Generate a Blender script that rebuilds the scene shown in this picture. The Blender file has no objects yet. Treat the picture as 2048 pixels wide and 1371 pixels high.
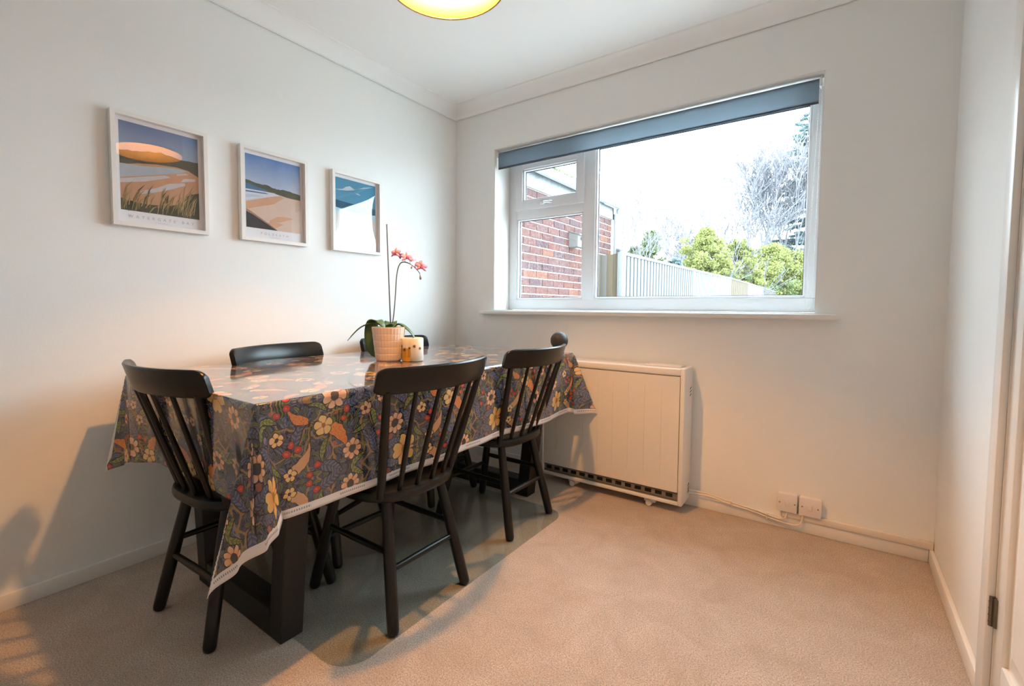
import bpy, bmesh, math, random
from math import sin, cos, pi, radians, sqrt, atan2
from mathutils import Vector, Matrix

random.seed(7)
S = bpy.context.scene
COL = S.collection

# ------------------------------------------------------------------ camera
F_PX, YAW, PITCH, ROLL = 937.5056, -0.6296, -0.0528, 0.0064
cam_d = bpy.data.cameras.new('camera')
cam_d.sensor_width = 36.0
cam_d.lens = F_PX / 2048.0 * 36.0
cam_d.shift_x = 27.67 / 2048.0
cam_d.shift_y = -21.7 / 2048.0
cam_d.clip_start = 0.02
cam = bpy.data.objects.new('camera', cam_d)
COL.objects.link(cam)
fw = Vector((sin(YAW) * cos(PITCH), cos(YAW) * cos(PITCH), sin(PITCH)))
rt = Vector((cos(YAW), -sin(YAW), 0))
up = rt.cross(fw)
r2 = cos(ROLL) * rt + sin(ROLL) * up
u2 = -sin(ROLL) * rt + cos(ROLL) * up
M = Matrix((r2, u2, -fw)).transposed().to_4x4()
M.translation = Vector((2.2314, -2.5408, 1.0238))
cam.matrix_world = M
S.camera = cam

# ------------------------------------------------------------------ sky, exposure
W_STRENGTH = 13.0
world = bpy.data.worlds.new('overcast_sky')
S.world = world
world.use_nodes = True
bg = world.node_tree.nodes['Background']
bg.inputs[0].default_value = (0.76, 0.94, 1.07, 1)
bg.inputs[1].default_value = W_STRENGTH
S.view_settings.view_transform = 'Standard'
S.view_settings.look = 'None'
S.view_settings.gamma = 1.0
S.view_settings.use_curve_mapping = False
S.view_settings.exposure = 0.46
S.cycles.diffuse_bounces = 6
S.cycles.transparent_max_bounces = 24

# sampling portal that fills the window opening (gives off no light itself)
pl = bpy.data.lights.new('window_portal', 'AREA')
pl.shape = 'RECTANGLE'
pl.size, pl.size_y = 1.78, 1.04
pl.cycles.is_portal = True
po = bpy.data.objects.new('window_portal', pl)
po.location = (1.241, 0.24, 1.54)
po.rotation_euler = (radians(-90), 0, 0)
COL.objects.link(po)
BULB = 2050.0
LAMP_COL = (1.0, 0.44, 0.10)
W = 2.572          # room width
ZC = 2.40          # ceiling
YR = -4.0          # wall behind the camera

# ------------------------------------------------------------------ node helpers
class NT:
    def __init__(s, name):
        s.m = bpy.data.materials.new(name)
        s.m.use_nodes = True
        s.t = s.m.node_tree
        s.n = s.t.nodes
        s.b = s.n.get('Principled BSDF')
        s.out = s.n.get('Material Output')
    def new(s, typ, **kw):
        nd = s.n.new(typ)
        for k, v in kw.items():
            setattr(nd, k, v)
        return nd
    def put(s, sock, v):
        if isinstance(v, bpy.types.NodeSocket):
            s.t.links.new(v, sock)
        elif v is not None:
            if isinstance(v, (tuple, list)) and len(v) == 3 and sock.type == 'RGBA':
                v = (*v, 1)
            sock.default_value = v
    def math(s, op, a, b=None, c=None, clamp=False):
        nd = s.new('ShaderNodeMath', operation=op)
        nd.use_clamp = clamp
        s.put(nd.inputs[0], a)
        if b is not None: s.put(nd.inputs[1], b)
        if c is not None: s.put(nd.inputs[2], c)
        return nd.outputs[0]
    def mix(s, f, a, b, blend='MIX'):
        nd = s.new('ShaderNodeMix', data_type='RGBA', blend_type=blend)
        s.put(nd.inputs[0], f); s.put(nd.inputs[6], a); s.put(nd.inputs[7], b)
        return nd.outputs[2]
    def noise(s, scale, detail=3, rough=.55, vec=None, dist=0):
        nd = s.new('ShaderNodeTexNoise')
        nd.inputs['Scale'].default_value = scale
        nd.inputs['Detail'].default_value = detail
        nd.inputs['Roughness'].default_value = rough
        nd.inputs['Distortion'].default_value = dist
        if vec is not None: s.put(nd.inputs['Vector'], vec)
        return nd.outputs[0]
    def coord(s, which='Object'):
        return s.new('ShaderNodeTexCoord').outputs[which]
    def ramp(s, f, stops):
        nd = s.new('ShaderNodeValToRGB')
        e = nd.color_ramp.elements
        while len(e) < len(stops): e.new(0.5)
        for i, (p, c) in enumerate(stops):
            e[i].position = p; e[i].color = (*c, 1)
        s.put(nd.inputs[0], f)
        return nd.outputs[0]
    def bump(s, h, strength=.2, dist=.002):
        nd = s.new('ShaderNodeBump')
        nd.inputs['Strength'].default_value = strength
        nd.inputs['Distance'].default_value = dist
        s.put(nd.inputs['Height'], h)
        s.t.links.new(nd.outputs[0], s.b.inputs['Normal'])
    def base(s, c=None, rough=None, spec=None, metal=None, coat=None):
        s.put(s.b.inputs['Base Color'], c)
        if rough is not None: s.put(s.b.inputs['Roughness'], rough)
        if spec is not None: s.b.inputs['Specular IOR Level'].default_value = spec
        if metal is not None: s.b.inputs['Metallic'].default_value = metal
        if coat is not None: s.b.inputs['Coat Weight'].default_value = coat
        return s

def simple(name, col, rough=.5, spec=.5, metal=0, var=.06, vscale=30, bump=0, bscale=200, coat=0):
    t = NT(name)
    co = t.coord()
    f = t.noise(vscale, 3, .6, co)
    dark = tuple(c * (1 - var) for c in col)
    lite = tuple(min(1, c * (1 + var)) for c in col)
    t.base(t.mix(f, dark, lite), rough, spec, metal, coat)
    if bump:
        t.bump(t.noise(bscale, 2, .6, co), bump, .002)
    return t.m

MAT = {}
MAT['wall'] = simple('wall_paint', (.85, .855, .835), .75, .25, var=.012, vscale=6, bump=.12, bscale=160)
MAT['ceiling'] = simple('ceiling_paint', (.885, .89, .88), .85, .2, var=.01, vscale=5, bump=.08, bscale=140)
MAT['gloss'] = simple('white_gloss_paint', (.82, .80, .76), .35, .45, var=.015, vscale=8)
MAT['upvc'] = simple('white_upvc', (.80, .82, .85), .3, .5, var=.01, vscale=10)
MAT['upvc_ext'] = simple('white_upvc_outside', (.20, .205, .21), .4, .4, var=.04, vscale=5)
MAT['gasket'] = simple('black_gasket', (.03, .04, .07), .5, .4)
MAT['heater'] = simple('heater_enamel', (.80, .775, .72), .38, .45, var=.01, vscale=5)
MAT['heater_top'] = simple('heater_lid_plastic', (.82, .80, .77), .4, .4, var=.01)
MAT['grille'] = simple('grille_metal', (.26, .24, .21), .5, .4, metal=.3)
MAT['black'] = simple('grille_dark', (.012, .012, .012), .7, .2)
MAT['plastic'] = simple('switch_plastic', (.80, .74, .70), .3, .5, var=.01)
MAT['cable'] = simple('cable_pvc', (.78, .70, .60), .4, .4, var=.02)
MAT['trunk'] = simple('trunking_pvc', (.79, .72, .62), .45, .4, var=.01)
MAT['frame'] = simple('frame_white', (.83, .80, .76), .45, .4, var=.01)
MAT['paper'] = simple('print_paper', (.82, .80, .82), .7, .2, var=.008)
MAT['ink'] = simple('print_ink', (.44, .41, .42), .7, .2)
MAT['screw'] = simple('screw_metal', (.35, .32, .30), .35, .5, metal=.8)
MAT['hinge'] = simple('hinge_steel', (.16, .14, .11), .4, .5, metal=.7)
MAT['chrome'] = simple('handle_chrome', (.75, .76, .78), .2, .6, metal=.8)
MAT['chainm'] = simple('chain_plastic', (.83, .82, .83), .35, .5)
MAT['mortar'] = simple('mortar', (.50, .43, .34), .9, .1, var=.12, vscale=40)
MAT['roof'] = simple('roof_tile', (.07, .068, .07), .8, .2, var=.3, vscale=20)
MAT['moss'] = simple('moss', (.10, .16, .04), .9, .1, var=.3, vscale=60)
MAT['birdbox'] = simple('nest_box_wood', (.13, .12, .11), .8, .2, var=.15, vscale=20)

# black painted chair wood
t = NT('chair_black_paint'); co = t.coord()
t.base(t.mix(t.noise(40, 3, .6, co), (.005, .005, .005), (.008, .0078, .0075)), .32, .36)
t.bump(t.noise(120, 2, .5, co), .04, .001)
MAT['chair'] = t.m
t = NT('table_black_wood'); co = t.coord()
mp = t.new('ShaderNodeMapping'); t.put(mp.inputs[0], co); mp.inputs['Scale'].default_value = (6, 60, 60)
t.base(t.mix(t.noise(1.0, 4, .6, mp.outputs[0]), (.008, .008, .008), (.017, .016, .015)), .5, .4)
MAT['table'] = t.m

# carpet
t = NT('carpet_beige'); co = t.coord()
n1 = t.noise(250, 3, .8, co); n2 = t.noise(6, 5, .7, co, .6); n3 = t.noise(90, 2, .6, co)
c = t.ramp(n1, [(.34, (.18, .138, .104)), (.50, (.51, .425, .355)), (.66, (.80, .71, .63))])
c = t.mix(t.math('MULTIPLY', t.math('SUBTRACT', n2, .28), 1.25, clamp=True), c, (.30, .22, .16))
c = t.mix(t.math('MULTIPLY', t.math('SUBTRACT', n3, .3), .35, clamp=True), c, (.54, .45, .38))
t.base(c, .95, .12)
t.b.inputs['Sheen Weight'].default_value = .25
t.bump(t.math('ADD', n1, t.math('MULTIPLY', n3, .8)), .22, .003)
MAT['carpet'] = t.m

# transparent sheets: window glass, picture glass, chair mat
def sheet(name, tint, ior, rough, mixmin=0.0):
    t = NT(name)
    t.n.remove(t.b)
    tr = t.new('ShaderNodeBsdfTransparent'); t.put(tr.inputs[0], tint)
    gl = t.new('ShaderNodeBsdfGlossy'); gl.inputs['Roughness'].default_value = rough
    t.put(gl.inputs[0], (1, 1, 1))
    lw = t.new('ShaderNodeLayerWeight'); lw.inputs[0].default_value = .5
    f0 = ((ior-1)/(ior+1))**2
    fac = t.math('ADD', t.math('MULTIPLY', t.math('POWER', lw.outputs['Facing'], 5.0), 1-f0), f0)
    mx = t.new('ShaderNodeMixShader')
    t.put(mx.inputs[0], fac)
    t.t.links.new(tr.outputs[0], mx.inputs[1]); t.t.links.new(gl.outputs[0], mx.inputs[2])
    t.t.links.new(mx.outputs[0], t.out.inputs[0])
    return t.m
MAT['pane'] = sheet('window_glass', (.97, .985, .98), 1.45, .0)
MAT['picglass'] = sheet('picture_acrylic', (.98, .98, .98), 1.75, .0)
MAT['mat'] = sheet('chair_mat_pvc', (.875, .90, .89), 1.42, .16)

# blind fabric lets a little daylight through; blue tint paints in window haze
t = NT('blind_fabric')
co = t.coord()
t.base(t.mix(t.noise(400, 2, .6, co), (.050, .050, .054), (.075, .075, .078)), .7, .3)
trn = t.new('ShaderNodeBsdfTranslucent'); t.put(trn.inputs[0], (.095, .120, .145))
ad = t.new('ShaderNodeAddShader')
t.t.links.new(t.b.outputs[0], ad.inputs[0]); t.t.links.new(trn.outputs[0], ad.inputs[1])
t.t.links.new(ad.outputs[0], t.out.inputs[0])
MAT['blind'] = t.m

# lamp shade
t = NT('lampshade_fabric'); co = t.coord()
t.base(t.mix(t.noise(300, 2, .6, co), (.80, .70, .50), (.86, .77, .58)), .85, .15)
trn = t.new('ShaderNodeBsdfTranslucent'); t.put(trn.inputs[0], (.62, .42, .18))
mx = t.new('ShaderNodeMixShader'); mx.inputs[0].default_value = .09
t.t.links.new(t.b.outputs[0], mx.inputs[1]); t.t.links.new(trn.outputs[0], mx.inputs[2])
t.t.links.new(mx.outputs[0], t.out.inputs[0])
MAT['shade'] = t.m
MAT['shade_lining'] = simple('shade_lining_card', (.80, .72, .55), .85, .15)
MAT['shade_rim'] = simple('shade_rim_brass', (.30, .20, .09), .4, .5, metal=.4)
t = NT('bulb_light')
t.base((1, .9, .7), .4)
t.put(t.b.inputs['Emission Color'], LAMP_COL)
t.b.inputs['Emission Strength'].default_value = BULB
MAT['bulb'] = t.m

# ------------------------------------------------------------------ mesh helpers
def V(*a): return Vector(a)

def link(o, parent=None):
    COL.objects.link(o)
    if parent is not None: o.parent = parent
    return o

def mesh_obj(name, bm, mat, parent=None, smooth=False, loc=None, auto=None):
    me = bpy.data.meshes.new(name)
    bmesh.ops.recalc_face_normals(bm, faces=bm.faces[:])
    bm.to_mesh(me); bm.free()
    mats = mat if isinstance(mat, (list, tuple)) else [mat]
    for m in mats: me.materials.append(MAT[m] if isinstance(m, str) else m)
    if smooth:
        for p in me.polygons: p.use_smooth = True
        if auto:
            try: me.set_sharp_from_angle(angle=radians(auto))
            except Exception: pass
    o = bpy.data.objects.new(name, me)
    if loc: o.location = loc
    return link(o, parent)

def box(bm, a, b, mi=0, bevel=0, seg=2):
    x0, y0, z0 = a; x1, y1, z1 = b
    vs = [bm.verts.new(p) for p in ((x0,y0,z0),(x1,y0,z0),(x1,y1,z0),(x0,y1,z0),(x0,y0,z1),(x1,y0,z1),(x1,y1,z1),(x0,y1,z1))]
    fs = [bm.faces.new([vs[i] for i in f]) for f in ((0,3,2,1),(4,5,6,7),(0,1,5,4),(1,2,6,5),(2,3,7,6),(3,0,4,7))]
    for f in fs: f.material_index = mi
    if bevel:
        es = list({e for f in fs for e in f.edges})
        bmesh.ops.bevel(bm, geom=es, offset=bevel, segments=seg, affect='EDGES', profile=.5)
    return vs

def boxo(name, a, b, mat, parent=None, bevel=0, seg=2):
    bm = bmesh.new(); box(bm, a, b, 0, bevel, seg)
    return mesh_obj(name, bm, mat, parent, smooth=bool(bevel), auto=40)

def tube(bm, pts, radii, seg=10, cap=True, mi=0):
    pts = [Vector(p) for p in pts]
    n = len(pts)
    if not isinstance(radii, (list, tuple)): radii = [radii] * n
    rings = []
    prev = None
    for i, p in enumerate(pts):
        d = (pts[min(i+1, n-1)] - pts[max(i-1, 0)]).normalized()
        if prev is None:
            a = d.orthogonal().normalized()
        else:
            a = (prev - d * prev.dot(d))
            a = a.normalized() if a.length > 1e-6 else d.orthogonal().normalized()
        prev = a
        b = d.cross(a)
        rings.append([bm.verts.new(p + radii[i] * (cos(2*pi*k/seg) * a + sin(2*pi*k/seg) * b)) for k in range(seg)])
    for i in range(n-1):
        for k in range(seg):
            f = bm.faces.new((rings[i][k], rings[i][(k+1) % seg], rings[i+1][(k+1) % seg], rings[i+1][k]))
            f.material_index = mi
    if cap:
        for rr in (rings[0][::-1], rings[-1]):
            f = bm.faces.new(rr); f.material_index = mi
    return rings

def lathe(bm, prof, c=(0,0,0), seg=24, mi=0):
    rings = []
    for r, z in prof:
        if r < 1e-6: rings.append([bm.verts.new((c[0], c[1], c[2]+z))])
        else: rings.append([bm.verts.new((c[0]+r*cos(2*pi*k/seg), c[1]+r*sin(2*pi*k/seg), c[2]+z)) for k in range(seg)])
    for a, b in zip(rings, rings[1:]):
        for k in range(seg):
            k2 = (k+1) % seg
            if len(a) == 1 and len(b) == 1: continue
            if len(a) == 1: f = bm.faces.new((a[0], b[k], b[k2]))
            elif len(b) == 1: f = bm.faces.new((a[k], a[k2], b[0]))
            else: f = bm.faces.new((a[k], a[k2], b[k2], b[k]))
            f.material_index = mi

def prism(bm, poly, d, mi=0):
    """poly: list of 3-D points (planar), extruded by vector d"""
    d = Vector(d)
    a = [bm.verts.new(p) for p in poly]
    b = [bm.verts.new(Vector(p) + d) for p in poly]
    n = len(a)
    fs = [bm.faces.new(a[::-1]), bm.faces.new(b)]
    for i in range(n): fs.append(bm.faces.new((a[i], a[(i+1) % n], b[(i+1) % n], b[i])))
    for f in fs: f.material_index = mi
    return fs

def bez(pts, n=8):
    """Catmull-Rom through points"""
    P = [Vector(p) for p in pts]
    out = []
    for i in range(len(P)-1):
        p0 = P[max(i-1, 0)]; p1 = P[i]; p2 = P[i+1]; p3 = P[min(i+2, len(P)-1)]
        for k in range(n):
            q = k / n
            out.append(.5*((2*p1) + (p2-p0)*q + (2*p0-5*p1+4*p2-p3)*q*q + (3*p1-p0-3*p2+p3)*q**3))
    out.append(P[-1])
    return out

def thing(name, label, cat, loc=(0,0,0), rotz=0, group=None):
    o = bpy.data.objects.new(name, None)
    o.empty_display_size = .1
    o.location = loc; o.rotation_euler = (0, 0, rotz)
    link(o)
    return tag(o, label, cat, group)

def tag(o, label, cat, group=None, kind=None):
    o['label'] = label; o['category'] = cat
    if group: o['group'] = group
    if kind: o['kind'] = kind
    return o

def struct(o, label, cat='structure'):
    o['kind'] = 'structure'; o['label'] = label; o['category'] = cat
    return o

def dup(root, loc, rotz, label):
    r = root.copy(); COL.objects.link(r); r.location = loc; r.rotation_euler = (0, 0, rotz); r['label'] = label
    for ch in list(root.children):
        c = ch.copy(); COL.objects.link(c); c.parent = r
        for g in ch.children:
            d = g.copy(); COL.objects.link(d); d.parent = c
    return r

# ================================================================== the room
XL, XR, ZB, ZT = .340, 2.142, 1.008, 2.070      # window opening
YG = .175                                        # inner face of the window frame
DY0, DY1, DZ = -1.655, -.885, 2.02                # door opening in the right wall

bm = bmesh.new(); box(bm, (-.1, YR, -.12), (W+.1, .0, 0)); struct(mesh_obj('floor', bm, 'carpet'), 'beige brown cut pile carpet covering the whole floor', 'carpet')
bm = bmesh.new(); box(bm, (-.1, YR, ZC), (W+.1, .30, ZC+.12)); struct(mesh_obj('ceiling', bm, 'ceiling'), 'plain white painted ceiling above the dining room', 'ceiling')
bm = bmesh.new(); box(bm, (-.12, YR, 0), (0, .30, ZC)); struct(mesh_obj('wall_left', bm, 'wall'), 'off white wall on the left with three framed prints', 'wall')
bm = bmesh.new()
box(bm, (0, 0, 0), (W, .30, ZB)); box(bm, (0, 0, ZT), (W, .30, ZC))
box(bm, (0, 0, ZB), (XL, .30, ZT)); box(bm, (XR, 0, ZB), (W, .30, ZT))
struct(mesh_obj('wall_back', bm, 'wall'), 'off white wall around the wide window', 'wall')
bm = bmesh.new()
box(bm, (W, DY1, 0), (W+.12, .30, ZC)); box(bm, (W, YR, 0), (W+.12, DY0, ZC)); box(bm, (W, DY0, DZ), (W+.12, DY1, ZC))
struct(mesh_obj('wall_right', bm, 'wall'), 'off white wall on the right beside the door', 'wall')
bm = bmesh.new(); box(bm, (-.1, YR-.12, 0), (W+.1, YR, ZC)); struct(mesh_obj('wall_front', bm, 'wall'), 'off white wall behind the viewer', 'wall')

# coving, one run per wall
def cove(name, path_dir, label):
    """path_dir: 'back' / 'left' / 'right'"""
    R = .072
    prof = [(0, ZC-R)] + [(R - R*cos(a), ZC - R + R*sin(a)) for a in [i*pi/2/8 for i in range(1, 8)]] + [(R, ZC)]
    prof = [(0.004, ZC-R-.004), (0.012, ZC-R)] + [(R*(1-cos(i*pi/16))*.86+.012, ZC-R+R*sin(i*pi/16)*.94) for i in range(1, 8)] + [(R, ZC-.006), (R+.003, ZC)]
    bm = bmesh.new()
    rows = []
    for d, z in prof:
        if path_dir == 'back': a, b = (d, -d, z), (W-d, -d, z)
        elif path_dir == 'left': a, b = (d, YR, z), (d, -d, z)
        else: a, b = (W-d, -d, z), (W-d, YR, z)
        rows.append((bm.verts.new(a), bm.verts.new(b)))
    for (a, b), (c, d) in zip(rows, rows[1:]): bm.faces.new((a, b, d, c))
    o = mesh_obj(name, bm, 'ceiling', smooth=True, auto=30)
    struct(o, label, 'coving')
cove('trim_1', 'back', 'white plaster coving above the window wall')
cove('trim_2', 'left', 'white plaster coving above the wall of pictures')
cove('trim_3', 'right', 'white plaster coving above the door wall')

# skirting boards
HS, TS = .056, .015
def skirting(name, pts, label):
    bm = bmesh.new()
    for f in pts: box(bm, *f, bevel=.004, seg=2)
    struct(mesh_obj(name, bm, 'gloss', smooth=True, auto=35), label, 'skirting board')
skirting('baseboard_left', [((0, YR, 0), (TS, -.001, HS))], 'low white skirting board along the wall of pictures')
skirting('baseboard_back', [((TS, -TS, 0), (W-TS, 0, HS))], 'low white skirting board under the window and heater')
skirting('baseboard_right', [((W-TS, -.818, 0), (W, -.001, HS+.002))], 'low white skirting board running from corner to door frame')

# door lining, architrave and door
bm = bmesh.new()
box(bm, (W-.016, DY1+.0, 0), (W, DY1+.066, DZ+.07), bevel=.004)
box(bm, (W-.016, DY0-.070, 0), (W, DY0-.006, DZ+.07), bevel=.004)
box(bm, (W-.016, DY0-.006, DZ+.006), (W, DY1+.006, DZ+.07), bevel=.004)
box(bm, (W+.046, DY0, 0), (W+.118, DY1, DZ))
struct(mesh_obj('trim_4', bm, 'gloss', smooth=True, auto=35), 'white painted architrave around the door', 'architrave')
door = bpy.data.objects.new('door_1', None); door.location = (W, DY1, 0); link(door)
struct(door, 'white panelled door at the right edge with a steel hinge', 'door')
bm = bmesh.new()
dx = .002
DW = DY1 - DY0
box(bm, (dx+.012, -DW+.001, .006), (dx+.045, -.001, DZ-.003))
# stiles and rails stand proud of the recessed panel
box(bm, (dx, -.068, .006), (dx+.013, -.001, DZ-.003), bevel=.003)
box(bm, (dx, -DW+.003, .006), (dx+.013, -DW+.068, DZ-.003), bevel=.003)
box(bm, (dx, -DW+.068, .006), (dx+.013, -.068, .172), bevel=.003)
box(bm, (dx, -DW+.068, DZ-.12), (dx+.013, -.068, DZ-.003), bevel=.003)
mesh_obj('door_leaf', bm, 'gloss', door, smooth=True, auto=35)
# raised panel with sloping borders
def raised(y0, y1, z0, z1):
    bm = bmesh.new()
    m = .055
    o = [(dx+.0125, y0, z0), (dx+.0125, y1, z0), (dx+.0125, y1, z1), (dx+.0125, y0, z1)]
    i = [(dx+.003, y0+m, z0+m), (dx+.003, y1-m, z0+m), (dx+.003, y1-m, z1-m), (dx+.003, y0+m, z1-m)]
    vo = [bm.verts.new(p) for p in o]; vi = [bm.verts.new(p) for p in i]
    bm.faces.new(vi)
    for k in range(4): bm.faces.new((vo[k], vo[(k+1) % 4], vi[(k+1) % 4], vi[k]))
    mesh_obj('door_panel', bm, 'gloss', door)
raised(-DW+.074, -.074, .178, DZ-.128)
for hz in (.234, 1.72):
    bm = bmesh.new()
    box(bm, (-.004, -.016, hz), (.004, .006, hz+.072))
    tube(bm, [(-.006, -.001, hz-.002), (-.006, -.001, hz+.074)], .0055, 10)
    for k in range(4): tube(bm, [(-.0062, -.001, hz+.017*k+.008), (-.0062, -.001, hz+.017*k+.010)], .0062, 10)
    mesh_obj('hinge', bm, 'hinge', door)

# ------------------------------------------------------------------ window
win = bpy.data.objects.new('window_1', None); win.location = (XL, YG, ZB); link(win)
struct(win, 'wide white plastic window with a small top opener beside one large pane', 'window')
def wbox(bm, x0, x1, z0, z1, y0=YG, y1=YG+.065, bevel=.005):
    box(bm, (x0-XL, y0-YG, z0-ZB), (x1-XL, y1-YG, z1-ZB), bevel=bevel)
PL = (.405, .907, 1.078, 1.628)     # lower left pane  x0 x1 z0 z1
PO = (.458, .866, 1.742, 1.953)     # opener pane
PR = (.986, 2.092, 1.080, 2.012)    # big pane
bm = bmesh.new()
wbox(bm, XL+.002, XR-.002, ZB+.001, PL[2]); wbox(bm, XL+.002, XR-.002, 2.012, ZT-.001)
wbox(bm, XL+.002, PL[0], PL[2]-.002, 2.014); wbox(bm, PR[1], XR-.002, PR[2]-.002, 2.014)
wbox(bm, PL[1], PR[0], PL[2]-.002, 2.014)
wbox(bm, PL[0]-.002, PL[1]+.002, PL[3], 1.685)
mesh_obj('window_frame', bm, 'upvc', win, smooth=True, auto=35)
def beads(name, p, d=.0, w=.014, mat='upvc'):
    bm = bmesh.new()
    y0, y1 = YG+.006+d, YG+.028+d
    def wedge(a, b, inx, inz):
        pass
    x0, x1, z0, z1 = p
    for q in ((x0-.001, x0+w, z0, z1), (x1-w, x1+.001, z0, z1), (x0, x1, z0-.001, z0+w), (x0, x1, z1-w, z1+.001)):
        wbox(bm, q[0], q[1], q[2], q[3], y0, y1, .0035)
    return mesh_obj(name, bm, mat, win, smooth=True, auto=35)
def gasket(p, d=.0, w=.0165):
    bm = bmesh.new()
    x0, x1, z0, z1 = p
    y0, y1 = YG+.027+d, YG+.033+d
    for q in ((x0, x0+w, z0, z1), (x1-w, x1, z0, z1), (x0, x1, z0, z0+w), (x0, x1, z1-w, z1)):
        wbox(bm, q[0], q[1], q[2], q[3], y0, y1, 0)
    mesh_obj('gasket', bm, 'gasket', win)
def pane(p, d=.0):
    bm = bmesh.new()
    x0, x1, z0, z1 = p
    box(bm, (x0-XL+.004, .030+d, z0-ZB+.004), (x1-XL-.004, .034+d, z1-ZB-.004))
    mesh_obj('pane', bm, 'pane', win)
BL = lambda p, w: (p[0]-w, p[1]+w, p[2]-w, p[3]+w)
for p in (PL, PR):
    beads('glazing_bead', BL(p, .0), 0, .012); gasket(p, 0, .0155); pane(p)
# opening light: sash proud of the frame
bm = bmesh.new()
SO = (.402, .915, 1.682, 2.016)
for q in ((SO[0], PO[0], SO[2], SO[3]), (PO[1], SO[1], SO[2], SO[3]), (PO[0]-.002, PO[1]+.002, SO[2], PO[2]), (PO[0]-.002, PO[1]+.002, PO[3], SO[3])):
    wbox(bm, *q, YG-.014, YG+.045, .005)
mesh_obj('opening_sash', bm, 'upvc', win, smooth=True, auto=35)
beads('glazing_bead', PO, -.012, .011); gasket(PO, -.012, .0145); pane(PO, -.012)
bm = bmesh.new()
hx, hz = .645-XL, 1.712-ZB
box(bm, (hx-.045, -.020, hz-.012), (hx+.045, -.013, hz+.012), bevel=.003)
tube(bm, [(hx-.006, -.020, hz), (hx-.006, -.034, hz)], .010, 12)
tube(bm, bez([(hx-.006, -.034, hz), (hx+.02, -.040, hz-.002), (hx+.062, -.040, hz-.004)], 5), [.010]+[.008]*9+[.006], 10)
mesh_obj('handle', bm, 'chrome', win, smooth=True, auto=40)
bm = bmesh.new()
box(bm, (.250-XL, -.045-YG, .978-ZB), (2.222-XL, YG-YG+.002, 1.003-ZB+.0), bevel=.006, seg=3)
# board between reveals only behind the wall face
mesh_obj('window_sill', bm, 'gloss', win, smooth=True, auto=35)
bm = bmesh.new()
box(bm, (XL-.05-XL, .06, ZB-.05-ZB), (XR+.05-XL, .16, ZB-.002-ZB), bevel=.004)
mesh_obj('outer_sill', bm, 'upvc_ext', win)
# reveal lining in gloss paint keeps the wall mesh plain
bm = bmesh.new()
box(bm, (0, -YG+.003, -.004), (.004, 0, ZT-ZB)); box(bm, (XR-XL-.004, -YG+.003, -.004), (XR-XL, 0, ZT-ZB)); box(bm, (0, -YG+.003, ZT-ZB-.004), (XR-XL, 0, ZT-ZB))
mesh_obj('reveal_lining', bm, 'gloss', win)

# roller blind
bl = thing('roller_blind', 'dark grey roller blind rolled up at the top of the window', 'blind', (XL, .03, 1.94))
bm = bmesh.new()
n = 40
BX0, BX1 = .352-XL, 2.120-XL
prof = [(0, 0), (0, .05), (0.0, .098), (.004, .108), (.014, .115), (.026, .117)]
rows = [[bm.verts.new((BX0 + (BX1-BX0)*k/n, y + .0012*sin(k*1.3), z)) for k in range(n+1)] for y, z in prof]
for a, b in zip(rows, rows[1:]):
    for k in range(n): bm.faces.new((a[k], a[k+1], b[k+1], b[k]))
fab = mesh_obj('blind_fabric', bm, 'blind', bl, smooth=True)
bm = bmesh.new()
tube(bm, [(BX0+.002, .026, .100), (BX1-.002, .026, .100)], .017, 20)
mesh_obj('roller_tube', bm, 'upvc', bl, smooth=True, auto=50)
bm = bmesh.new(); box(bm, (BX0+.002, .0015, .001), (BX1-.002, .0055, .012), bevel=.0015); mesh_obj('bottom_bar', bm, 'blind', bl)
for sx in (BX0-.010, BX1+.002):
    bm = bmesh.new()
    box(bm, (sx, .004, .078), (sx+.007, .05, .126), bevel=.002)
    tube(bm, [(sx+.0035-.004, .026, .100), (sx+.0035+.004, .026, .100)], .022, 18)
    mesh_obj('bracket', bm, 'upvc', bl, smooth=True, auto=40)
# bead chain, hung in a loop beside the right reveal
CXc = 2.124-XL
def chain_pt(t):
    H = .93
    if t < .5: return V(CXc+.004, -.010+.002*sin(t*9), .09 - H*t*2)
    return V(CXc-.016+.014*abs(t-.75)*2*.3, .012, .09 - H*(1-t)*2)
bm = bmesh.new()
pts = bez([(CXc+.006, .010, .095), (CXc+.005, .006, -.25), (CXc+.003, .002, -.60), (CXc+.000, .000, -.86), (CXc-.006, .000, -.905), (CXc-.014, .000, -.915), (CXc-.021, .002, -.90), (CXc-.023, .004, -.86), (CXc-.016, .010, -.5), (CXc-.004, .024, .0), (CXc+.002, .032, .095)], 12)
tube(bm, pts, .0007, 5)
# beads
L = 0; nxt = 0
for a, b in zip(pts, pts[1:]):
    seg = (b-a).length
    while nxt <= L + seg:
        q = a.lerp(b, (nxt-L)/seg)
        lathe(bm, [(0, -.0023), (.0016, -.0016), (.0023, 0), (.0016, .0016), (0, .0023)], q, 5)
        nxt += .0068
    L += seg
mesh_obj('bead_chain', bm, 'chainm', bl, smooth=True)

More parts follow.
